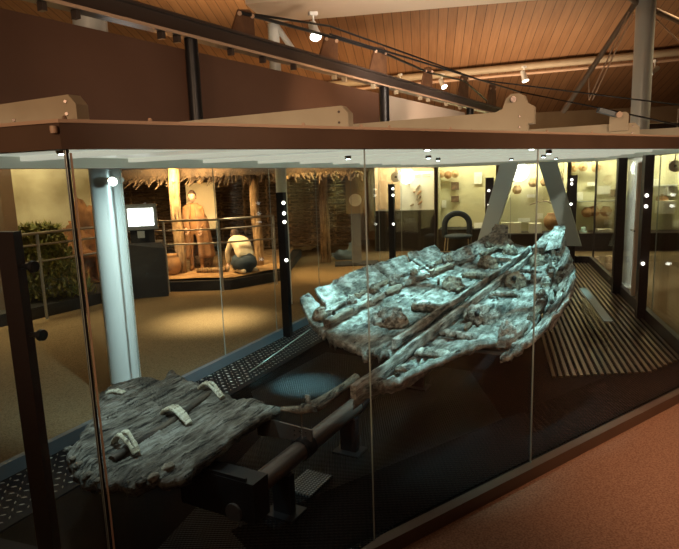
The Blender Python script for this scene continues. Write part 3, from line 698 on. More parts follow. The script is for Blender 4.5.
for u in (p0.x + .35, p1.x - .12, 1.6, 3.3, 5.0):
    MB().box((u, pv, .125), (.05, .12, .25)).build('leg', 'black', crad)
    MB().box((u, pv, .008), (.16, .2, .016)).build('foot_plate', 'black', crad)
for k, u in enumerate((1.35, 2.3, 3.3, 4.3, 5.4)):      # curved support straps under the hull
    lv = -curve(LS1, u) if u > .8 else .55; rv = curve(RS1, u) if u > 1.2 else curve(ROUT, u)
    pts = []
    for i in range(19):
        v = lerp(-lv, rv, i / 18) * .70; z = .50 + .20 * (max(0, abs(v) - .55) / .6) ** 1.5 * (1 if u > .8 else 0); pts.append((v, z))
    vs = []; fs = []
    for v, z in pts: vs += [L3(u, v, z), L3(u + .07, v, z), L3(u + .07, v, z - .03), L3(u, v, z - .03)]
    for i in range(18):
        for q in range(4): fs.append((i * 4 + q, i * 4 + (q + 1) % 4, i * 4 + 4 + (q + 1) % 4, i * 4 + 4 + q))
    fs += [(0, 1, 2, 3), (72, 73, 74, 75)]
    MB().add(vs, fs).build('support_strap', 'kerb', crad)
    MB().box((u + .035, pv, .40), (.05, .08, .17)).build('strut', 'black', crad)
# clear lip under the near left end
pts = [L3(1.0, v, w) for v, w in ((-.62, .53), (-.72, .535), (-.82, .56), (-.90, .60), (-.96, .64), (-1.0, .69))]
vs = []
for p in pts: vs += [p, p + Vector((.16, 0, 0)), p + Vector((.16, 0, -.012)), p + Vector((0, 0, -.012))]
fs = [(i * 4 + q, i * 4 + (q + 1) % 4, i * 4 + 4 + (q + 1) % 4, i * 4 + 4 + q) for i in range(5) for q in range(4)] + [(0, 1, 2, 3), (20, 21, 22, 23)]
MB().add(vs, fs).build('end_saddle', 'kerb', crad)
# loose timber between fragment and boat
ltm = thing('timber_offcut', 'slender crooked timber piece lying between the fragment and the boat', 'timber', (OB.x, OB.y, 0), RZB)
tp_ = [cl_(gp(x, y, z)) for x, y, z in ((281, 409, .55), (300, 410, .55), (318, 405, .56), (332, 395, .58), (345, 386, .6), (357, 378, .62))]
MB().tube(tp_, .03, 10, rs=[.012, .026, .04, .03, .026, .034]).build('timber', 'boat_dk', ltm, auto=60)
bp = cl_(gp(308, 409, .55))
MB().plate([bp + Vector((0, y, z)) for y, z in ((.06, -.012), (-.06, -.012), (-.045, .02), (-.015, .03), (-.012, .085), (.018, .085), (.022, .03), (.05, .02))], (.012, 0, 0)).build('end_bracket', 'boat', ltm)
MB().tube([bp + Vector((.0, .05, -.01)), bp + Vector((.0, .05, -.20))], .006, 8).build('support_pin', 'chrome', ltm)
# ------------------------------------------------------------------ plank fragment
frg = thing('plank_fragment', 'separate brown oak plank fragment with pale withy stitches, near left', 'plank fragment', (OB.x, OB.y, 0), RZB)
FRZ = .52
out = [cl_(gp(x, y, FRZ)) for x, y in ((66, 448), (70, 462), (82, 474), (100, 481), (118, 478), (134, 481), (150, 474), (165, 472), (186, 466), (196, 456), (216, 443), (240, 427), (262, 412), (279, 404), (262, 398), (240, 396), (226, 390), (214, 384), (200, 380), (186, 377), (178, 370), (170, 367), (163, 375), (148, 374), (130, 376), (112, 380), (100, 388), (97, 402), (88, 420), (76, 436))]
def inside(x, y):
    c = False; n = len(out)
    for i in range(n):
        a, b = out[i], out[i - 1]
        if (a.y > y) != (b.y > y) and x < (b.x - a.x) * (y - a.y) / (b.y - a.y) + a.x: c = not c
    return c
def frag_patch():
    ctr = sum(out, Vector((0, 0, 0))) / len(out); dense = []
    n = len(out)
    for i in range(n):
        for k in range(8): dense.append(out[i].lerp(out[(i + 1) % n], k / 8))
    nr = 34; vs = []; fs = []; nd = len(dense)
    def surf(p, r):
        x, y = p.x, p.y
        z = FRZ + .02 * fr((x * 1.6, y * 7, 2), 1, 4) + .016 * fr((x * 2.2, y * 34, 7), 1.2, 3) + .012 * fr((x * 7, y * 7, 4), 1.2, 3)
        return z - .035 * max(0, r - .86) / .14
    for k in range(1, nr + 1):
        r = k / nr
        for i, p in enumerate(dense):
            sm = .25 if 18 * 8 > i > 12 * 8 or 0 else 1.; sm = .2 if 13 * 8 < i < 20 * 8 else 1.
            rg = 1 + (.012 * noise.noise(p * 14) + .018 * noise.noise(p * 40)) * r ** 6 * sm
            q = ctr + (p - ctr) * r * rg; vs.append(Vector((q.x, q.y, surf(q, r))))
    vs.append(Vector((ctr.x, ctr.y, surf(ctr, 0)))); ci = len(vs) - 1
    for i in range(nd): fs.append((ci, i, (i + 1) % nd))
    for k in range(nr - 1):
        for i in range(nd):
            a, b = k * nd + i, k * nd + (i + 1) % nd; fs.append((a, a + nd, b + nd, b))
    # edge: lumpy side then underside
    base = (nr - 1) * nd; o_ = len(vs)
    for lev in range(1, 5):
        for i, p in enumerate(dense):
            e_ = vs[base + i]; k = lev / 4
            bul = .016 * math.sin(math.pi * k) * (.5 + 1.4 * noise.noise(p * 30 + Vector((0, 0, k * 2)))) - .03 * k * k
            dr_ = (e_ - Vector((ctr.x, ctr.y, e_.z))).normalized()
            vs.append(Vector((e_.x, e_.y, e_.z - .07 * k)) + dr_ * bul)
    prev = base
    for lev in range(4):
        nx_ = o_ + lev * nd
        for i in range(nd):
            a, b = prev + i, prev + (i + 1) % nd; c, d = nx_ + (i + 1) % nd, nx_ + i; fs.append((a, d, c, b))
        prev = nx_
    fs.append(tuple(prev + i for i in range(nd)))
    return MB().add(vs, fs).build('plank', 'frag', frg, smooth=True), surf
fp, fsurf = frag_patch()
def fz(p): return fsurf(p, 0) 
# dark infill lath running under the stitches
lp = [cl_(gp(x, y, FRZ)) for x, y in ((112, 462), (135, 446), (165, 428), (195, 408), (212, 393))]
for i in range(len(lp)): lp[i].z = fz(lp[i]) + .004
MB().tube(lp, .022, 8).build('infill_lath', 'dowel', frg, auto=60)
def stitch(a, b, n=2, h=.045, gap=.02):
    a, b = cl_(gp(*a, FRZ)), cl_(gp(*b, FRZ)); ax = Vector((1, 0, 0))
    for k in range(n):
        off = ax * (k - (n - 1) / 2) * gap; pts = []; rs = []
        for i in range(13):
            t = i / 12; p = a.lerp(b, t) + off * (1 - .3 * math.cos(t * 6)); p.z = FRZ + h * math.sin(math.pi * t) + .004 * random.uniform(-1, 1) + .01
            pts.append(p); rs.append(.0115 * (1 + .25 * random.uniform(-1, 1)))
        MB().tube(pts, .01, 9, rs=rs).build('withy_stitch', 'yew', frg, auto=60)
stitch((114, 444), (137, 455), 2, .075, .034)
stitch((163, 414), (189, 425), 3, .06, .018)
stitch((200, 389), (222, 399), 2, .06, .026)
stitch((107, 394), (124, 394), 2, .014, .018)
# crumbly lumps on the near edge
for k, (x, y, r) in enumerate([(68, 446, .022), (78, 462, .026), (88, 472, .028), (140, 478, .026), (153, 474, .03), (168, 464, .034), (176, 458, .03), (98, 477, .02), (72, 455, .018)]):
    p = cl_(gp(x, y, FRZ)); MB().blob((p.x, p.y, FRZ - .02), (r * 1.1, r * .8, r * .7), 14, 9, .6, 2.4, k).build('crumbled_edge', 'boat_dk' if k % 3 else 'frag', frg, smooth=True)
# low clear screens on the deck
def screen(name, label, pts, h, group=None):
    a, b = Vector(pts[0]), Vector(pts[1]); t = thing(name, label, 'clear screen', ((a + b) / 2))
    c = (a + b) / 2; d = (b - a)
    MB().beam(a - c + Vector((0, 0, h / 2)), b - c + Vector((0, 0, h / 2)), .008, h).build('sheet', 'acrylic', t)
    MB().beam(a - c + Vector((0, 0, h)), b - c + Vector((0, 0, h)), .009, .006).build('bright_edge', 'glass_edge', t)
    return t
q0, q1 = gp(251, 398, 0), gp(311, 350, 0); screen('clear_screen', 'low clear acrylic screen standing left of the boat near the kerb', (q0, q1), .24)
s0, s1 = gp(580, 322, 0), gp(616, 348, 0)
ls = thing('label_rail', 'sloping pale label strip on a low clear stand right of the boat', 'label', (gp(600, 330, 0)))
lc = gp(600, 330, 0); a_, b_ = gp(583, 283, .40), gp(609, 315, .40)
a_ = Vector((a_.x, a_.y, .33)); b_ = Vector((b_.x, b_.y, .33))
MB().beam(a_ - lc, b_ - lc, .09, .012).build('label_strip', mat('label_strip', (.42, .40, .34), .5), ls)
MB().beam(a_ - lc - Vector((0, 0, .165)), b_ - lc - Vector((0, 0, .165)), .01, .33).build('clear_stand', 'acrylic', ls)
# ------------------------------------------------------------------ suspension beam, screens and cables above the case
RZ_ = 3.0
r0, r1 = ad(60, -22, 3.2), ad(503, 113, 11.35)
def rail_pt(px):                              # point on the rail over sight column px
    lo, hi = -.3, 1.2
    for _ in range(50):
        m_ = (lo + hi) / 2; p = r0.lerp(r1, m_); d = p - EYE; x = PX + F * d.dot(CR) / d.dot(FW)
        if x < px: lo = m_
        else: hi = m_
    return r0.lerp(r1, lo)
zz = (r0.z + r1.z) / 2
r0 = ad(100, 2, 3.5); r1 = ad(503, 113, 3.5 + 0.)       # heights fixed below
kz = 1.12
def at_height(px, py, z):
    d = ray(px, py); return EYE + d * ((z - H) / d.z)
r0, r1 = at_height(100, 5, 3.02), at_height(503, 113, 3.02)
rdir = (r1 - r0).normalized(); rn = Vector((-rdir.y, rdir.x, 0))
rstart = r0 - rdir * 1.3
sb = thing('suspension_beam', 'dark steel rail beam slanting away above the case roof with cable plates', 'beam', rstart)
def sbp(v): return Vector(v) - rstart
mb = MB(); mb.beam(sbp(rstart + Vector((0, 0, .06))), sbp(r1 + Vector((0, 0, .06))), .11, .018); mb.beam(sbp(rstart), sbp(r1), .022, .12)
mb.beam(sbp(rstart + Vector((0, 0, -.06))), sbp(r1 + Vector((0, 0, -.06))), .13, .016); mb.build('rail', 'steel', sb)
MB().beam(sbp(rstart + Vector((0, 0, -.068)) - rn * .066), sbp(r1 + Vector((0, 0, -.068)) - rn * .066), .012, .02).build('edge_strip', 'lip', sb)
for px in (40, 74, 160, 176, 230, 262, 293, 334, 344, 373, 396, 420, 428, 446, 460, 473, 488):
    p = rail_pt(px) - Vector((0, 0, .09)); MB().box(sbp(p), (.03, .05, .06), math.atan2(rdir.y, rdir.x)).build('rail_clip', 'beige' if px > 300 else 'steel', sb)
for px, s in ((246, .125), (331, .15), (380, .19), (428, .17), (464, .22), (492, .24)):
    p = rail_pt(px) + Vector((0, 0, .07)); x = rdir * s
    pl = MB().plate([sbp(p - x * 1.35), sbp(p + x), sbp(p + x + Vector((0, 0, s * 1.5))), sbp(p + x * .6 + Vector((0, 0, s * 1.75))), sbp(p - x * .5 + Vector((0, 0, s * 1.55)))], rn * .02).build('cable_plate', 'rust', sb)
    for q in (p + x * .8 + Vector((0, 0, s * 1.35)), p - x * .5 + Vector((0, 0, s * 1.25))):
        MB().lathe(sbp(q - rn * .005), [(.018, 0), (.018, .02)], 10, 'Y').build('plate_bolt', 'lip', pl)
cab = []
for a, b in (((255, 12), (760, 152)), ((330, 47), (520, 122))):
    p, q = at_height(*a, 3.35), at_height(*(503, 100), 3.12)
    pts = [p.lerp(q, k / 10) - Vector((0, 0, .02 * math.sin(math.pi * k / 10))) for k in range(11)]
    cab.append(pts)
c0 = rail_pt(246) + Vector((0, 0, .24)); c1 = rail_pt(331) + Vector((0, 0, .30)); c2 = rail_pt(380) + Vector((0, 0, .33)); c3 = rail_pt(428) + Vector((0, 0, .28)); c4 = rail_pt(464) + Vector((0, 0, .34))
MB().tube([sbp(v) for v in (c0 - rdir * .05, c1, c2, c3, c4, c4 + rdir * 1.2 - Vector((0, 0, .2)))], .016, 8).build('cable', 'black', sb)
MB().tube([sbp(v) for v in (c1 + Vector((0, 0, .02)), ad(520, 92, 10.0), ad(600, 108, 9.0), ad(720, 134, 7.0))], .013, 8).build('cable', 'black', sb)
MB().tube([sbp(v) for v in (c0 - rdir * .05, c1 + Vector((0, 0, .1)), ad(480, 80, 9.4), ad(720, 110, 8.0))], .011, 8).build('cable', 'black', sb)
for px in (190, 384, 470):
    p = rail_pt(px); MB().tube([sbp(Vector((p.x, p.y, 2.12))), sbp(p - Vector((0, 0, .06)))], .05 if px < 300 else .06, 14).build('post', 'black', sb, auto=40)
# screens hung below the rail
def hung(px0, px1, label, m, z1=2.875, z0=2.125, back=.05):
    a, b = rail_pt(px0) + rn * back, rail_pt(px1) + rn * back; c = (a + b) / 2; c.z = z0
    o = MB().beam(a - c + Vector((0, 0, z0 + (z1 - z0) / 2 - a.z + a.z - 0)) - Vector((0, 0, a.z - c.z)) * 0, b - c + Vector((0, 0, z0 + (z1 - z0) / 2)), .03, z1 - z0)
    o = MB(); h = z1 - z0; o.beam(Vector((a.x - c.x, a.y - c.y, h / 2)), Vector((b.x - c.x, b.y - c.y, h / 2)), .03, h)
    o = o.build('screen_panel', m); o.location = c; return tag(o, label, 'screen')
rail_pt_l = rstart
hung(-200, 187, 'largest dark brown screen below the rail at upper left', 'panel')
hung(193, 381, 'brown screen between the two black posts below the rail', 'panel')
hung(388, 467, 'pale pinkish screen below the far end of the rail', 'panel_pale')
# ------------------------------------------------------------------ diorama on the left
plat = [(-7.6, 4.4), (-4.62, 8.5), (-4.05, 9.5), (-3.97, 10.36), (-2.0, 10.36), (-1.1, 11.2), (-.95, 14.6), (-9.4, 14.6), (-9.4, 4.4)]
pm = MB().prism(plat, FZ, .10).build('platform_riser', 'riser'); tag(pm, 'low dark edged platform under the hut scene behind the railing', 'platform')
pl2 = thing('sandy_ground', 'orange sandy ground spread over the hut scene platform', 'ground'); pl2['kind'] = 'stuff'
COL.objects.unlink(pl2); bpy.data.objects.remove(pl2)
def terrain():
    xs, ys = 70, 60; vs = []; fs = []
    for i in range(xs + 1):
        for k in range(ys + 1):
            x = lerp(-9.3, -1.15, i / xs); y = lerp(10.45, 14.5, k / ys)
            if x > -2.0: y = max(y, 10.45 + (x + 2.0) * 1.0)
            vs.append((x, y, .115 + .02 * (1 + fr((x, y, 0), 1.5, 4))))
    w = ys + 1
    for i in range(xs):
        for k in range(ys): a = i * w + k; fs.append((a, a + w, a + w + 1, a + 1))
    return MB().add(vs, fs).build('sandy_ground', 'sand', smooth=True)
tag(terrain(), 'orange sandy ground spread over the hut scene platform', 'ground', kind='stuff')
PG = .13                                       # ground of the scene
# round hut: wattle wall, thatch, posts
hut = thing('thatched_hut', 'open thatched hut with log posts and woven wall behind the railing', 'hut', (-1.5, 14, 0))
hb = Vector((-1.5, 14, 0))
def logpost(px, pytop, pybot, Y, r, bend=0.):
    b = ad(px, pybot, Y); zt = 2.6
    pts = [Vector((b.x + bend * math.sin(k * 1.1), b.y, lerp(PG - .05, zt, k / 8))) - hb for k in range(9)]
    MB().tube(pts, r, 14, rs=[r * (1 + .1 * noise.noise(Vector((k * 1.7, px, 0)))) for k in range(9)]).build('log_post', 'log', hut, smooth=True)
logpost(181, 168, 268, 11.2, .105, .015); logpost(259, 165, 265, 11.9, .10, .02)
# woven wall
mb = MB(); n_r = 26
for r_ in range(n_r):
    z = PG + .04 + r_ * .075
    pts = []
    for k in range(61):
        x = lerp(-8.5, .55, k / 60); y = 14.9 - .00 * x + .055 * (1 if (k // 1 + r_) % 2 else -1) + .02 * noise.noise(Vector((x * 3, r_, 0)))
        pts.append(Vector((x, y, z + .02 * noise.noise(Vector((x * 2, r_, 4))))) - hb)
    mb.tube(pts, .036, 6)
mb.build('woven_wall', 'wattle', hut, smooth=True)
for k in range(16):
    x = -8.2 + k * .58; MB().tube([Vector((x, 14.9, PG)) - hb, Vector((x + .03, 14.9, 2.2)) - hb], .045, 8).build('wattle_stake', 'log', hut, smooth=True)
# thatch: overlapping bundles hanging over the eaves
mb = MB()
def thatch_sheet(x0, x1, ye, ze, yr, zr, n, rows):
    for r_ in range(rows):
        t = r_ / rows
        for k in range(n):
            x = lerp(x0, x1, (k + random.random()) / n); y = lerp(ye, yr, t) + random.uniform(-.05, .05); z = lerp(ze, zr, t)
            l = random.uniform(.25, .55); dirv = Vector((random.uniform(-.22, .22), (ye - yr) / 3.2, (ze - zr) / 3.2 + random.uniform(-.10, .1))).normalized()
            p = Vector((x, y, z)); q = p + dirv * l
            mb.tube([p - dirv * .5 - hb, p - hb, q - hb], .02, 5, rs=[.03, .026, .008])
thatch_sheet(-7.8, .6, 11.5, 2.02, 13.8, 3.0, 300, 5)
mb.box(Vector((-3.6, 12.9, 2.72)) - hb, (8.4, 3.4, .22), rot=Matrix.Rotation(.40, 3, 'X'))
mb.build('thatch', 'thatch', hut)
for k in range(9):
    x = -7.2 + k * .9; MB().tube([Vector((x + random.uniform(-.1, .1), 11.35, 1.88)) - hb, Vector((x + .2, 13.9, 2.86)) - hb], .045, 8).build('rafter', 'log', hut, smooth=True)
MB().tube([ad(100, 186, 11.4) - hb, ad(78, 196, 10.9) - hb, ad(72, 205, 10.8) - hb], .05, 8).build('rafter', 'log', hut, smooth=True)
# third post standing alone on the carpet side
b = gp(326, 262); lp_ = MB().tube([(0, 0, 0), (.01, 0, .8), (-.01, 0, 1.6), (0, 0, 2.9)], .115, 14, rs=[.125, .115, .11, .105]).build('log_post', 'log', None, smooth=True)
tag(place(lp_, (b.x, b.y, FZ)), 'upright log post standing on the orange carpet right of the hut', 'post')
# pale hide behind the standing figure
hd = MB().box((0, 0, .55), (.62, .03, 1.0)).build('stretched_hide', 'hide'); q = ad(203, 225, 12.4); tag(place(hd, (q.x, q.y, .82), .05), 'pale stretched hide hanging behind the cloaked standing figure', 'hide')
# figures
def skin_body(name, verts, edges, radii, parent, m, sub=2):
    me = bpy.data.meshes.new(name); me.from_pydata(verts, edges, []); me.update()
    o = bpy.data.objects.new(name, me); COL.objects.link(o)
    o.modifiers.new('s', 'SKIN'); 
    for i, r in enumerate(radii): me.skin_vertices[0].data[i].radius = (r, r) if not isinstance(r, tuple) else r
    me.skin_vertices[0].data[0].use_root = True
    sd = o.modifiers.new('d', 'SUBSURF'); sd.levels = sub; sd.render_levels = sub
    bpy.context.view_layer.update()
    ev = o.evaluated_get(bpy.context.evaluated_depsgraph_get()); nm = bpy.data.meshes.new_from_object(ev)
    COL.objects.unlink(o); bpy.data.objects.remove(o); nm.materials.clear(); nm.materials.append(M[m]); nm.name = name
    nm.polygons.foreach_set('use_smooth', [True] * len(nm.polygons))
    r = bpy.data.objects.new(name, nm); COL.objects.link(r); r.parent = parent
    return r
def head(parent, c, s=1., tilt=0., rz=0., hairm='hair', back=False):
    R = Matrix.Rotation(rz, 3, 'Z') @ Matrix.Rotation(tilt, 3, 'X')
    def P_(x, y, z): return Vector(c) + R @ Vector((x * s, y * s, z * s))
    mb = MB(); vs = []; seg, rg = 20, 16
    for i in range(rg + 1):
        a = math.pi * i / rg
        for j in range(seg):
            b = 2 * math.pi * j / seg; x, y, z = math.sin(a) * math.cos(b), math.sin(a) * math.sin(b), math.cos(a)
            w = .074 * (1 - .22 * max(0, -z)); d = .094 * (1 - .1 * max(0, -z))
            if y < 0 and -.5 < z < .1 and abs(x) < .2: y *= 1.16
            if y < 0 and .05 < z < .3 and .2 < abs(x) < .6: y *= .93
            vs.append(P_(x * w, y * d, z * .115))
    mb.add(vs, [(i * seg + j, (i + 1) * seg + j, (i + 1) * seg + (j + 1) % seg, i * seg + (j + 1) % seg) for i in range(rg) for j in range(seg)])
    for sx_ in (-1, 1): mb.blob(P_(sx_ * .077, .01, -.005), (.012 * s, .02 * s, .03 * s), 8, 6)
    h = mb.build('head', 'skin', parent, smooth=True)
    hm_ = MB(); vs = []
    for i in range(rg + 1):
        a = math.pi * i / rg
        for j in range(seg):
            b = 2 * math.pi * j / seg; x, y, z = math.sin(a) * math.cos(b), math.sin(a) * math.sin(b), math.cos(a)
            face = y < -.15 and z < .45
            k = .8 if face else 1.13
            if z < -.55: k = min(k, .75)
            vs.append(P_(x * .078 * k, (y * .098 + .006) * k, (z * .118 + .006) * k))
    hm_.add(vs, [(i * seg + j, (i + 1) * seg + j, (i + 1) * seg + (j + 1) % seg, i * seg + (j + 1) % seg) for i in range(rg) for j in range(seg)])
    hm_.build('hair', hairm, h, smooth=True)
    for sx_ in (-1, 1): MB().blob(P_(sx_ * .03, -.086, .012), (.011 * s, .008 * s, .007 * s), 8, 6).build('eye', 'black', h, smooth=True)
    MB().blob(P_(0, -.088, -.055), (.02 * s, .006 * s, .006 * s), 8, 6).build('mouth', 'rust', h, smooth=True)
def hand(parent, w, d, s=1.):
    w = Vector(w); d = Vector(d).normalized(); sd_ = d.cross(Vector((0, 1, 0))).normalized(); mb = MB()
    mb.tube([w, w + d * .04 * s, w + d * .085 * s], .03, 8, rs=[.024 * s, .036 * s, .034 * s])
    for k, l in enumerate((.065, .078, .072, .055)):
        b = w + d * .075 * s + sd_ * (k - 1.5) * .018 * s; q = b + d * l * .55 * s; mb.tube([b, q, q + (d + Vector((0, -.5, 0))).normalized() * l * .45 * s], .009 * s, 6, rs=[.0095 * s, .009 * s, .006 * s])
    b = w + d * .02 * s + sd_ * -.03 * s; mb.tube([b, b + (d - sd_ * .9).normalized() * .035 * s, b + (d * 1.3 - sd_ * .6).normalized() * .065 * s], .01 * s, 6, rs=[.012 * s, .011 * s, .007 * s])
    mb.build('hand', 'skin', parent, smooth=True)
# standing figure
sp_ = ad(197, 262, 11.5); sp_.z = PG
per = thing('person', 'standing figure in a long brown cloak over an ochre tunic by the hide', 'person', sp_, .1)
V_ = [(0, 0, .84), (0, 0, 1.05), (0, .0, 1.27), (0, -.01, 1.36), (.16, 0, 1.25), (.2, -.03, 1.0), (.16, -.16, .86), (-.16, 0, 1.25), (-.2, -.03, 1.0), (-.15, -.16, .88), (.09, 0, .78), (.10, 0, .42), (.10, .02, .07), (.11, -.12, .035), (-.09, 0, .78), (-.10, 0, .42), (-.10, .02, .07), (-.11, -.12, .035)]
E2 = [(0, 1), (1, 2), (2, 3), (2, 4), (4, 5), (5, 6), (2, 7), (7, 8), (8, 9), (0, 10), (10, 11), (11, 12), (12, 13), (0, 14), (14, 15), (15, 16), (16, 17)]
Rr = [.13, .12, .12, .05, .055, .042, .03, .055, .042, .03, .085, .058, .04, .035, .085, .058, .04, .035]
skin_body('body', V_, E2, Rr, per, 'tunic')
head(per, (0, -.02, 1.47), .98)
hand(per, (.15, -.17, .85), (-.2, -.3, -1)); hand(per, (-.14, -.17, .87), (.2, -.3, -1))
vs = []; fs = []; nk = 40                       # cloak: open front, folds growing to the hem
for i in range(19):
    t = i / 18; z = lerp(1.35, .26, t); r = lerp(.10, .25, min(1, t * 3.5)) if t < .28 else lerp(.25, .33, (t - .28) / .72)
    for k in range(nk + 1):
        a = math.radians(lerp(-76, 256, k / nk)); f_ = 1 + .09 * t * math.sin(k * 1.35) + .03 * math.sin(k * .6 + 3 * t)
        vs.append((r * 1.05 * f_ * math.cos(a), r * .8 * f_ * math.sin(a) + .01, z))
w = nk + 1
for i in range(18):
    for k in range(nk): a = i * w + k; fs.append((a, a + 1, a + w + 1, a + w))
ck = MB().add(vs, fs).build('cloak', 'cloak', per, smooth=True); so = ck.modifiers.new('t', 'SOLIDIFY'); so.thickness = .018
# kneeling figure bending over towards the right
kp = ad(243, 267, 11.0); kp.z = PG
kn = thing('person', 'kneeling figure in a cream top bending forward over the ground', 'person', kp, 2.3)
V_ = [(-.10, 0, .30), (-.06, 0, .50), (.10, -.02, .66), (.22, -.04, .68), (.14, -.18, .60), (.28, -.20, .38), (.34, -.22, .16), (.14, .14, .60), (.28, .16, .38), (.34, .12, .16), (-.08, -.11, .26), (.16, -.13, .10), (-.16, -.13, .07), (-.28, -.13, .06), (-.08, .11, .26), (.16, .13, .10), (-.16, .13, .07), (-.28, .13, .06)]
E3 = E2
Rk = [.15, .155, .15, .07, .07, .055, .036, .07, .055, .036, .10, .075, .055, .04, .10, .075, .055, .04]
skin_body('body', V_, E3, Rk, kn, 'shirt')
head(kn, (.29, -.05, .73), 1.0, -.9, .9)
hand(kn, (.345, -.22, .15), (.2, 0, -1)); hand(kn, (.345, .12, .15), (.2, 0, -1))
MB().blob((-.04, 0, .20), (.26, .25, .20), 22, 12, .15, 3, 2).build('skirt', 'navy', kn, smooth=True)
# scene pieces
def logpile():
    t = thing('fallen_log', 'short log lying on the sand left of the kneeling figure', 'log', ad(212, 266, 11.1)); t.location.z = PG + .05
    MB().tube([(-.3, 0, 0), (-.1, .01, 0), (.1, -.01, .0), (.32, 0, .01)], .05, 12, rs=[.05, .055, .05, .045]).build('trunk', 'log', t, smooth=True)
    MB().tube([(.32, 0, .01), (.325, 0, .01)], .036, 12).build('cut_end', 'hide', t)
logpile()
q = ad(172, 264, 11.0); j_ = MB().lathe((0, 0, 0), [(.09, 0), (.15, .08), (.17, .2), (.14, .32), (.10, .37), (.12, .41)], 20).build('clay_jar', 'pot', smooth=True); tag(place(j_, (q.x, q.y, PG)), 'dark clay jar on the sand in front of the left log post', 'jar')
q = ad(203, 262, 11.9); bk = MB().lathe((0, 0, 0), [(.17, 0), (.21, .12), (.24, .24), (.22, .26)], 20).build('woven_basket', 'wattle', smooth=True); tag(place(bk, (q.x, q.y, PG)), 'round woven basket at the feet of the standing figure', 'basket')
q = gp(303, 250); fl = MB(); fl.blob((0, 0, .10), (.34, .22, .12), 22, 12, .5, 2.6, 3, zmin=-.8); fl.blob((-.1, .05, .24), (.16, .13, .14), 18, 10, .5, 3, 5)
fo = fl.build('fleece_heap', 'fleece', smooth=True); tag(place(fo, (q.x, q.y, FZ + .0)), 'tawny fleece heap on the carpet between the black upright and log post', 'fleece')
q = gp(357, 264); st = thing('label_stand', 'slim grey label stand with rounded cut-out behind the case', 'label stand', (q.x, q.y, FZ))
MB().prism([(-.5, -.3), (.5, -.3), (.5, .3), (-.5, .3)], 0, .03).build('base', 'riser', st)
MB().box((0, 0, .6), (.22, .06, 1.15)).build('upright', mat('grey_stand', (.16, .16, .15), .5), st)
MB().box((0, -.04, 1.55), (.42, .05, .80)).build('panel', mat('tan_panel', (.34, .25, .12), .6), st)
MB().lathe((0, -.066, 1.45), [(.14, 0), (.14, .01)], 24, 'Y').build('round_picture', 'card', st)
q = ad(345, 243, 13.8); bl_ = MB(); bl_.blob((0, 0, .1), (.30, .16, .11), 20, 10, .5, 2.4, 9); bl_.blob((.2, 0, .26), (.10, .10, .16), 14, 8, .4, 3, 4)
bo = bl_.build('cloth_bundle', 'blue', smooth=True); q = gp(344, 259); tag(place(bo, (q.x, q.y, FZ)), 'small pale blue bundle beside the label stand base', 'bundle')
# backdrop on the far left with gorse and rock bank
def backdropmat():
    m, nt, N, L, B = newmat('painted_backdrop'); B.inputs['Roughness'].default_value = .8
    tc = N.new('ShaderNodeTexCoord'); nz = N.new('ShaderNodeTexNoise'); nz.inputs['Scale'].default_value = .9; nz.inputs['Detail'].default_value = 6; L.new(tc.outputs['Object'], nz.inputs['Vector'])
    r = N.new('ShaderNodeValToRGB'); e = r.color_ramp.elements; e[0].position = .35; e[0].color = (.20, .15, .07, 1); e[1].position = .65; e[1].color = (.55, .48, .30, 1)
    L.new(nz.outputs['Fac'], r.inputs['Fac']); L.new(r.outputs['Color'], B.inputs['Base Color']); return m
bd = MB().box((0, 0, 1.6), (3.9, .1, 3.2)).build('painted_backdrop', backdropmat()); tag(place(bd, (-5.95, 10.2, .0), math.radians(22)), 'pale painted backdrop of a hazy landscape at the far left', 'backdrop')
wp = MB().box((0, 0, 1.6), (.55, .35, 3.3)).build('wall_pier', 'wallb'); q = ad(6, 300, 8.6); tag(place(wp, (q.x - .05, q.y, .10)), 'broad brown pier at the left edge beyond the glass', 'pier')
def bush(name, label, c, r, n):
    mb = MB()
    for k in range(n):
        a, b = random.uniform(0, 6.28), random.random() ** .5; z = random.random()
        p = Vector((math.cos(a) * r[0] * b * (1.05 - z * .6), math.sin(a) * r[1] * b * (1.05 - z * .6), z * r[2]))
        d = Vector((random.uniform(-1, 1), random.uniform(-1, 1), random.uniform(.2, 1.4))).normalized() * random.uniform(.09, .2); s = d.cross(Vector((0, 0, 1))).normalized() * .022
        mb.add([p - s, p + s, p + d], [(0, 1, 2)]); mb.add([p, p + d * .5 + s * 1.3, p + d * .6 - s], [(0, 1, 2)])
    t = thing(name, label, 'bush', c); mb.build('foliage', 'gorse', t)
    for k in range(5): MB().tube([(random.uniform(-.08, .08), 0, 0), (random.uniform(-.25, .25) * r[0] / .5, random.uniform(-.2, .2), r[2] * .8)], .018, 6, rs=[.025, .008]).build('stem', 'log', t)
q = ad(42, 262, 9.3); bush('gorse_bush', 'bushy yellow green gorse at the far left behind the railing', (q.x, q.y, PG - .03), (.75, .5, 1.15), 2600)
q = ad(84, 290, 10.6); rk = MB()
for k, (dx, dy, r, h) in enumerate([(0, 0, .42, .95), (.25, .3, .36, .8), (-.25, .25, .35, .5), (.12, .15, .33, 1.35)]): rk.blob((dx, dy, h * .5), (r, r, h * .62), 34, 24, .75, 3.2, k + 3)
ro = rk.build('rock_bank', 'rock', smooth=True); tag(place(ro, (q.x, q.y, PG - .05)), 'rusty orange rock bank left of the thick pale column', 'rock')
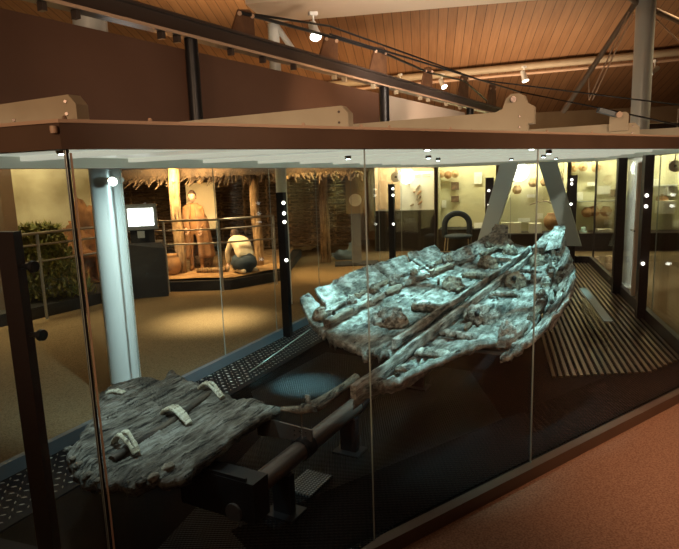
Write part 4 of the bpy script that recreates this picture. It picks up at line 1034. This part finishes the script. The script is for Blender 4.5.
# railing
rl = thing('railing', 'tubular metal railing in front of the hut scene', 'railing', (-3.75, 10.2, FZ)); rb = Vector((-3.75, 10.2, FZ))
RP = [Vector(p) for p in ((-5.95, 6.3, 0), (-5.1, 7.5, 0), (-4.45, 8.5, 0), (-3.93, 9.4, 0), (-3.84, 10.2, 0), (-3.1, 10.24, 0), (-2.12, 10.24, 0), (-1.2, 10.75, 0))]
for z, r in ((1.22, .022), (1.05, .016), (.80, .016)):
    MB().tube([p + Vector((0, 0, z)) - rb for p in RP], r, 10).build('handrail' if z > 1.1 else 'mid_rail', mat('rail_steel', (.30, .27, .22), .35, .8), rl, auto=50)
for p in RP: MB().tube([p + Vector((0, 0, FZ)) - rb, p + Vector((0, 0, 1.22)) - rb], .022, 10).build('rail_post', mat('rail_post', (.42, .42, .38), .35, .7), rl, auto=50)
# kiosk
q = gp(148, 290); kk = thing('information_kiosk', 'dark information kiosk with a bright white screen beside the railing', 'kiosk', (q.x * .955, q.y * .955, FZ), .25)
MB().plate([(-.36, -.28, 0), (.36, -.28, 0), (.36, -.28, .85), (.30, -.2, .95), (-.30, -.2, .95), (-.36, -.28, .85)], (0, .5, 0)).build('cabinet', 'riser', kk)
MB().box((0, 0, 1.05), (.4, .18, .25)).build('neck', 'riser', kk)
mo = MB().box((0, -.06, 1.40), (.54, .14, .44)).build('monitor', mat('monitor_case', (.18, .19, .18), .5), kk)
MB().box((0, -.135, 1.40), (.42, .008, .30)).build('lit_screen', 'screen', mo)
MB().box((-.02, -.13, 1.10), (.12, .01, .12)).build('badge', mat('badge', (.4, .42, .40), .5), kk)
# ------------------------------------------------------------------ showcases along the far right
S0 = Vector((.55, 15.25, 0)); S1 = Vector((10.2, 12.75, 0)); sx_ = (S1 - S0).normalized(); sn = Vector((-sx_.y, sx_.x, 0))
srz = math.atan2(sx_.y, sx_.x)
def scp(px, py, off):                          # point on a vertical plane off behind the fronts
    d = ray(px, py); P0 = S0 + sn * off; return EYE + d * ((P0 - EYE).dot(sn) / d.dot(sn))
def showcase(px0, px1, label, plinth, pm_='postb', back='cream', lit=45, col=(1, .90, .58)):
    a, b = scp(px0, 200, 0), scp(px1, 200, 0); a.z = b.z = FZ; W = (b - a).length; c = (a + b) / 2
    t = thing('wall_showcase', label, 'showcase', c, srz)
    MB().box((0, .4, plinth / 2), (W - .01, .8, plinth)).build('plinth', pm_, t)
    MB().box((0, .79, 1.5), (W - .01, .04, 3.0 - .02)).build('back_panel', back, t)
    for s in (-1, 1): MB().box((s * (W / 2 - .02), .4, (plinth + 2.9) / 2), (.03, .76, 2.9 - plinth)).build('side_panel', back, t)
    MB().box((0, .4, 2.78), (W - .01, .8, .3)).build('canopy', pm_, t)
    MB().box((0, .006, (plinth + 2.6) / 2), (W - .06, .01, 2.6 - plinth)).build('front_glass', 'acrylic', t)
    for s in (-1, 1): MB().box((s * (W / 2 - .015), -.0, 1.4), (.03, .03, 2.8)).build('mullion', mat('mullion', (.10, .10, .07), .4), t)
    p = c + sn * .25; lamp('AREA', (p.x - sn.x * .12, p.y - sn.y * .12, 2.52), lit * .9 * W, col, (p.x + sn.x * .25, p.y + sn.y * .25, 1.2), W * .8, sy=.2)
    return t
showcase(374, 436, 'showcase with a white tool board, leftmost of the lit far wall', 1.05, 'riser', 'wallb', 80)
showcase(437, 497, 'dimmer greenish showcase behind the dark chair', .55, 'riser', lit=24)
showcase(498, 568, 'bright yellow showcase beyond the boat between the slanting hangers', .42, lit=40)
showcase(569, 640, 'bright yellow showcase beyond the far right corner of the case', .42, lit=36)
showcase(641, 730, 'yellow showcase at the far right edge behind the glass', .42, lit=34)
# tool board
tl = scp(400, 172, .3); br_ = scp(434, 217, .3); c = (tl + br_) / 2; W, Hh = (br_ - tl).xy.length, tl.z - br_.z
tbd = thing('tool_board', 'white display board with bronze tools in the leftmost showcase', 'display board', c, srz)
MB().box((0, 0, 0), (W, .03, Hh)).build('board', 'whitecard', tbd)
for k, (x, y, l, a) in enumerate([(418, 187, .16, .9), (419, 193, .17, .8), (419, 198, .17, .8), (420, 203, .15, .75), (412, 205, .12, .5), (421, 211, .10, 1.4), (409, 213, .22, .0), (414, 192, .06, .2), (409, 184, .05, 0)]):
    p = scp(x, y, .27); p = Matrix.Rotation(-srz, 3, 'Z') @ (p - c); d = Vector((math.cos(a), 0, math.sin(a))) * l / 2
    MB().tube([p - d, p - d * .3, p + d * .4, p + d], .02, 8, rs=[.012, .022, .03, .012]).build('bronze_tool', 'pot' if k % 2 else 'antler', tbd, smooth=True)
for k in range(7): MB().box((-W * .30 + (k % 3) * W * .3, -.017, Hh * .42 - .05 * (k // 3)), (W * .22, .003, .018)).build('heading_line', 'antler', tbd)
# round plates
for k, (x, y, r, lab) in enumerate([(441, 174, .10, 'left tan disc of three high in the dim showcase'), (448, 175, .10, 'middle dark disc of three high in the dim showcase'), (455, 174, .10, 'right tan disc of three high in the dim showcase'),
                                    (554, 167, .11, 'tan ring disc nearest the right slanting hanger, high in the bright showcase'), (573, 167, .12, 'tan disc with dark centre left of the showcase joint'), (583, 167, .11, 'brown disc second from the showcase joint'), (596, 168, .11, 'tan disc right of the dark showcase mullion')]):
    p = scp(x, y, .6); t = thing('round_disc', lab, 'disc', p, srz, 'round discs along the top of the showcases')
    MB().lathe((0, 0, 0), [(r, 0), (r, .02), (r * .75, .03), (r * .4, .05)], 24, 'Y').build('disc', 'plate' if k != 1 else 'pot', t, auto=50)
    MB().lathe((0, -.051, 0), [(r * .3, 0), (r * .25, .02)], 16, 'Y').build('boss', 'pot', t, auto=50)
def simple(name, mb, m, label, cat, p, rz=srz, smooth=True): return tag(place(mb.build(name, m, smooth=smooth), p, rz), label, cat)
for x, y, w, h, lab in ((455, 186, .2, .2, 'small dark framed picture high behind the dark chair'), (455, 199, .2, .16, 'second dark picture below in the dim showcase'), (564, 181, .16, .17, 'small brown picture beside the far upright post'), (614, 193, .17, .18, 'small brown picture left of the case door')):
    simple('framed_picture', MB().box((0, 0, 0), (w, .03, h)), 'pict', lab, 'picture', scp(x, y, .7), smooth=False)
simple('display_plinth', MB().box((0, 0, 0), (.48, .3, .44)), 'card', 'broad cream plinth low in the bright showcase beyond the boat', 'plinth', scp(511, 231, .4), smooth=False)
simple('label_card', MB().box((0, 0, 0), (.30, .05, .22), rot=Matrix.Rotation(-.4, 3, 'X')), 'whitecard', 'cream label card left of the left slanting hanger', 'label card', scp(480, 227, .35), smooth=False)
simple('display_plinth', MB().box((0, 0, 0), (.3, .3, .4)), 'card', 'smaller cream plinth right of the broad one', 'plinth', scp(535, 231, .4), smooth=False)
p = scp(553, 221, .35); pot = MB().lathe((0, 0, -.22), [(.10, 0), (.2, .1), (.23, .22), (.2, .32), (.14, .38), (.15, .42)], 24)
simple('clay_pot', pot, 'pot', 'round brown clay pot above the boat stem', 'pot', p)
ant = MB(); ant.tube([(-.3, 0, -.02), (-.1, 0, .06), (.12, 0, .07), (.32, 0, -.04)], .02, 8, rs=[.014, .02, .022, .01])
for x in (-.15, .02, .18): ant.tube([(x, 0, .06), (x + .03, -.03, .16)], .012, 6, rs=[.014, .004])
simple('antler', ant, 'antler', 'dark curved antler mounted above the brown clay pot', 'antler', scp(542, 204, .55))
for x, y, lab in ((517, 190, 'orange brown vessel left of the thin mullion in the bright showcase'), (545, 182, 'tan vessel beside the right slanting hanger'), (533, 183, 'small tan vessel in the middle of the bright showcase')):
    simple('small_vessel', MB().lathe((0, 0, -.1), [(.06, 0), (.11, .06), (.12, .12), (.07, .2), (.08, .22)], 18), 'plate', lab, 'vessel', scp(x, y, .55))
for x, y, m, lab in ((604, 233, 'card', 'cream plinth in the right bright showcase'), (665, 205, 'card', 'cream plinth at the right edge under the brown pot')):
    simple('display_plinth', MB().box((0, 0, 0), (.36, .3, .3)), m, lab, 'plinth', scp(x, y + 2, .4), smooth=False)
for x, y, lab in ((587, 213, 'brown pot at left on the lower shelf of the right bright showcase'), (594, 212, 'brown pot at middle on the lower shelf of the right bright showcase'), (606, 212, 'brown lidded pot at right on the lower shelf of the right bright showcase'), (662, 200, 'brown bowl below the open white booklet at right edge')):
    simple('clay_pot', MB().lathe((0, 0, -.1), [(.07, 0), (.13, .07), (.14, .14), (.08, .22), (.09, .24)], 18), 'pot', lab, 'pot', scp(x, y, .5))
simple('glass_vessel', MB().lathe((0, 0, -.2), [(.08, 0), (.12, .12), (.12, .28), (.05, .36), (.06, .42)], 18), 'green_glass', 'pale blue green vessel beside the far upright post', 'vessel', scp(583, 236, .4))
for x, y, w, lab in ((601, 201, 1.2, 'glass shelf across the middle of the right bright showcase'), (664, 186, 1.1, 'upper glass shelf in the right edge showcase')):
    simple('glass_shelf', MB().box((0, 0, 0), (w, .3, .015)), 'glass_edge', lab, 'shelf', scp(x, y, .55), smooth=False)
bk_ = thing('open_booklet', 'open white booklet standing in the right edge showcase', 'booklet', scp(666, 190, .45), srz)
for s in (-1, 1): MB().box((s * .13, 0, 0), (.25, .02, .26), rot=Matrix.Rotation(s * .3, 3, 'Z')).build('page', 'whitecard', bk_)
for x, y, w, h, lab in ((478, 178, .2, .3, 'white notice high left of the left slanting hanger'), (489, 200, .25, .34, 'cream notice behind the left slanting hanger'), (604, 190, .3, .2, 'white notice above the shelf of the right bright showcase'), (524, 220, .3, .1, 'narrow cream notice beside the thin mullion')):
    simple('notice', MB().box((0, 0, 0), (w, .02, h)), 'whitecard', lab, 'notice', scp(x, y, .72), smooth=False)
for k, (x, y, w, h, lab) in enumerate([(507, 186, .16, .12, 'small white caption card highest left of the thin mullion in the bright showcase'), (531, 196, .2, .08, 'narrow white caption card left of the curved antler'), (540, 216, .14, .14, 'white square card just left of the brown clay pot'),
    (580, 196, .14, .2, 'upright white card left of the dark mullion in the right bright showcase'), (592, 184, .22, .1, 'broad white card under the tan disc right of the dark mullion'), (608, 222, .18, .12, 'low white card nearest the case door'), (655, 183, .16, .2, 'white card above the booklet at right edge'), (672, 205, .2, .12, 'white card right of the brown bowl at right edge'), (444, 204, .12, .2, 'pale text card high left of the dark chair')]):
    simple('caption_card', MB().box((0, 0, 0), (w, .02, h)), 'whitecard', lab, 'caption card', scp(x, y, .70), smooth=False)
# globe lamp and white round discs
g = thing('globe_lamp', 'large glowing round lamp high in the bright showcase beyond the boat', 'lamp', scp(519, 172, .2))
MB().blob((0, 0, 0), (.23, .23, .23), 24, 16).build('globe', 'globe', g, smooth=True); MB().tube([(0, 0, .22), (0, 0, .55)], .02, 8).build('stem', 'chrome', g)
for (x, y, Y, lab) in ((396, 177, 14.6, 'white round disc beside the tool board'), (675, 166, 12.7, 'white round disc at the right edge high behind the glass')):
    d_ = thing('wall_disc', lab, 'disc', ad(x, y, Y), srz)
    MB().lathe((0, 0, 0), [(.13, 0), (.13, .03), (.11, .04)], 24, 'Y').build('disc', 'white', d_, auto=50); MB().lathe((0, -.041, 0), [(.03, 0), (.03, .01)], 14, 'Y').build('hub', 'riser', d_, auto=50)
    MB().tube([(0, .01, .1), (0, .01, 1.2)], .012, 8).build('hanger_rod', 'chrome', d_)
# dark chair with bright legs
q = gp(457, 254); ch = thing('chair', 'dark rounded chair with bright legs in front of the dim showcase', 'chair', (q.x, q.y, FZ), srz + .2)
arc = [(.30 * math.cos(a), 0, .72 + .28 * math.sin(a)) for a in [math.pi * k / 14 for k in range(15)]]
MB().tube([(.30, 0, .42)] + arc + [(-.30, 0, .42)], .07, 12).build('back_hoop', 'navy', ch, smooth=True)
MB().blob((0, -.2, .46), (.34, .28, .07), 22, 10).build('seat', 'navy', ch, smooth=True)
for sx2 in (-1, 1):
    for sy2 in (-.4, .05): MB().tube([(sx2 * .27, sy2, .45), (sx2 * .31, sy2, 0)], .018, 8).build('leg', 'chrome', ch, auto=40)
# two waste drums / cream canisters by the case corner
for k, x in enumerate((595, 609)):
    q = ad(x, 263, 11.9 - k * .8); simple('cream_canister', MB().lathe((0, 0, -.12), [(.075, 0), (.08, .02), (.08, .24), (.07, .26)], 18), 'plate', ('left' if k == 0 else 'right') + ' cream canister of the pair low by the far right corner', 'canister', (q.x, q.y, q.z), 0, True)
# bracket spotlight on the left column
sl = thing('column_spotlight', 'bright spotlight fixed to the thick pale column', 'spotlight', ad(115, 180, 4.72))
MB().tube([(0, .14, .0), (0, .0, 0)], .025, 10).build('arm', 'white', sl)
MB().tube([(0, .02, .0), (0, -.02, 0), (0, -.05, -.01)], .04, 14, rs=[.025, .034, .038]).build('lamp_head', 'white', sl, auto=40)
MB().blob((0, -.055, -.011), (.034, .01, .034), 14, 8).build('lens', 'lamp', sl, smooth=True)
# ------------------------------------------------------------------ light
CY = (.44, .95, 1.0); CW = (.66, .97, 1.0); WM = (1, .62, .28); WW = (1, .74, .42)
for (u, v), e, tgt in zip(SP, (110, 225, 175, 340, 235, 300, 250, 280, 240, 85), ((.7, .2), (1.6, -.9), (1.6, .6), (2.6, -.4), (3.0, .5), (3.9, -.7), (4.6, .2), (5.5, -.3), (6.2, .1), (-.8, -1.1))):
    lamp('SPOT', bw(u, v, 2.03), e, CY if u > .3 else CW, bw(tgt[0], tgt[1], .6), .02, 54 if u > 0 else 70, .9)
for u, v, e in ((1.3, -.55, 110), (2.4, -.55, 140), (3.5, -.6, 150), (4.6, -.5, 110)): lamp('SPOT', bw(u, v, 2.03), e, CY, bw(u + .1, -1.15, .8), .02, 50, .9)
lamp('SPOT', bw(.2, .55, 2.03), 90, CY, bw(.5, .15, .62), .02, 40, .9)
g_ = gp(305, 385, 0); lamp('SPOT', bw(.95, -1.75, 2.03), 2200, CY, (g_.x, g_.y, 0), .02, 20, .9)
g_ = gp(312, 440, 0); lamp('SPOT', bw(-.7, .0, 2.03), 60, CY, (g_.x, g_.y, 0), .02, 34, .9)
# cool wash on the left column
lamp('SPOT', (-1.0, 3.7, 1.95), 200, (.74, .96, 1), (cl.x, cl.y, .85), .04, 74, .8)
lamp('SPOT', (5.1, 7.3, 2.9), 500, (1, .93, .75), (cb.x, cb.y, 1.2), .05, 50, .8)
# hall: warm pools
lamp('SPOT', (-1.6, 8.6, 4.6), 4600, (1, .79, .48), gp(212, 320), .35, 21, 1)
lamp('SPOT', (-.7, 10.4, 3.1), 900, (1, .62, .25), (.2, 12.7, 0), .15, 75, .9)
lamp('SPOT', (3.4, 2.6, 5.0), 1000, (1, .61, .37), (3.1, 3.2, 0), .3, 50, .9)
lamp('SPOT', (5.6, 9.5, 5.0), 500, WW, (5.3, 8.6, 0), .3, 60, .9)
# diorama
lamp('AREA', (-2.9, 10.7, 2.0), 120, WM, (-2.8, 12.5, .6), 1.2, sy=.4)
lamp('SPOT', (-2.9, 9.7, 2.3), 260, (1, .78, .48), ad(197, 220, 11.6), .06, 24, .8)
lamp('SPOT', (-1.8, 9.5, 2.4), 350, (1, .75, .42), ad(243, 250, 11), .06, 24, .8)
lamp('AREA', (-5.2, 8.4, 3.4), 260, (1, .80, .46), (-5.8, 10, 1.2), 1.2, sy=.6)
lamp('AREA', (0, 11.6, 2.8), 160, WM, (.1, 14.8, .8), 1.5, sy=.4)
# boarded ceiling uplight and general hall light
lamp('AREA', (3.9, 12.9, 2.9), 88, (1, .74, .50), (4.0, 14.2, 5), 4.0, sy=.8)
lamp('SPOT', (2.3, 6.6, 2.75), 130, (1, .72, .55), rail_pt(432) - Vector((0, 0, .4)), .1, 50, .9)
lamp('SPOT', (1.0, 4.4, 2.6), 120, (1, .66, .38), rail_pt(330) - Vector((0, 0, .5)), .1, 50, .95)
lamp('SPOT', (-2.0, 9.6, 3.4), 800, (1, .74, .42), (-1.9, 10.8, 6.0), .1, 95, 1)
lamp('SPOT', (-2.6, -2.2, 2.75), 330, (1, .66, .40), (.6, 5, 2.62), .3, 48, .5)
lamp('SPOT', (2.2, -1.8, 2.75), 400, (1, .68, .45), (.2, 5, 2.55), .3, 46, .5)
lamp('SPOT', (1.2, 5.4, 2.7), 320, (1, .82, .66), (.9, 7.6, 4.3), .2, 95, .9)
lamp('SPOT', (5.2, -.6, 2.7), 420, (1, .70, .45), (2.3, 4.3, 2.2), .3, 42, .6)
lamp('AREA', (-1.0, -1.0, 4.6), 22, (1, .62, .38), (1, 4, 2), 3.0)
w = bpy.data.worlds.new('world'); S.world = w; w.use_nodes = True
w.node_tree.nodes['Background'].inputs[0].default_value = (1, .68, .45, 1); w.node_tree.nodes['Background'].inputs[1].default_value = .012
S.view_settings.view_transform = 'Standard'; S.view_settings.look = 'None'; S.view_settings.exposure = 0; S.view_settings.gamma = 1
S.view_settings.use_curve_mapping = False
S.cycles.transparent_max_bounces = 32; S.cycles.max_bounces = 10; S.cycles.sample_clamp_indirect = 4
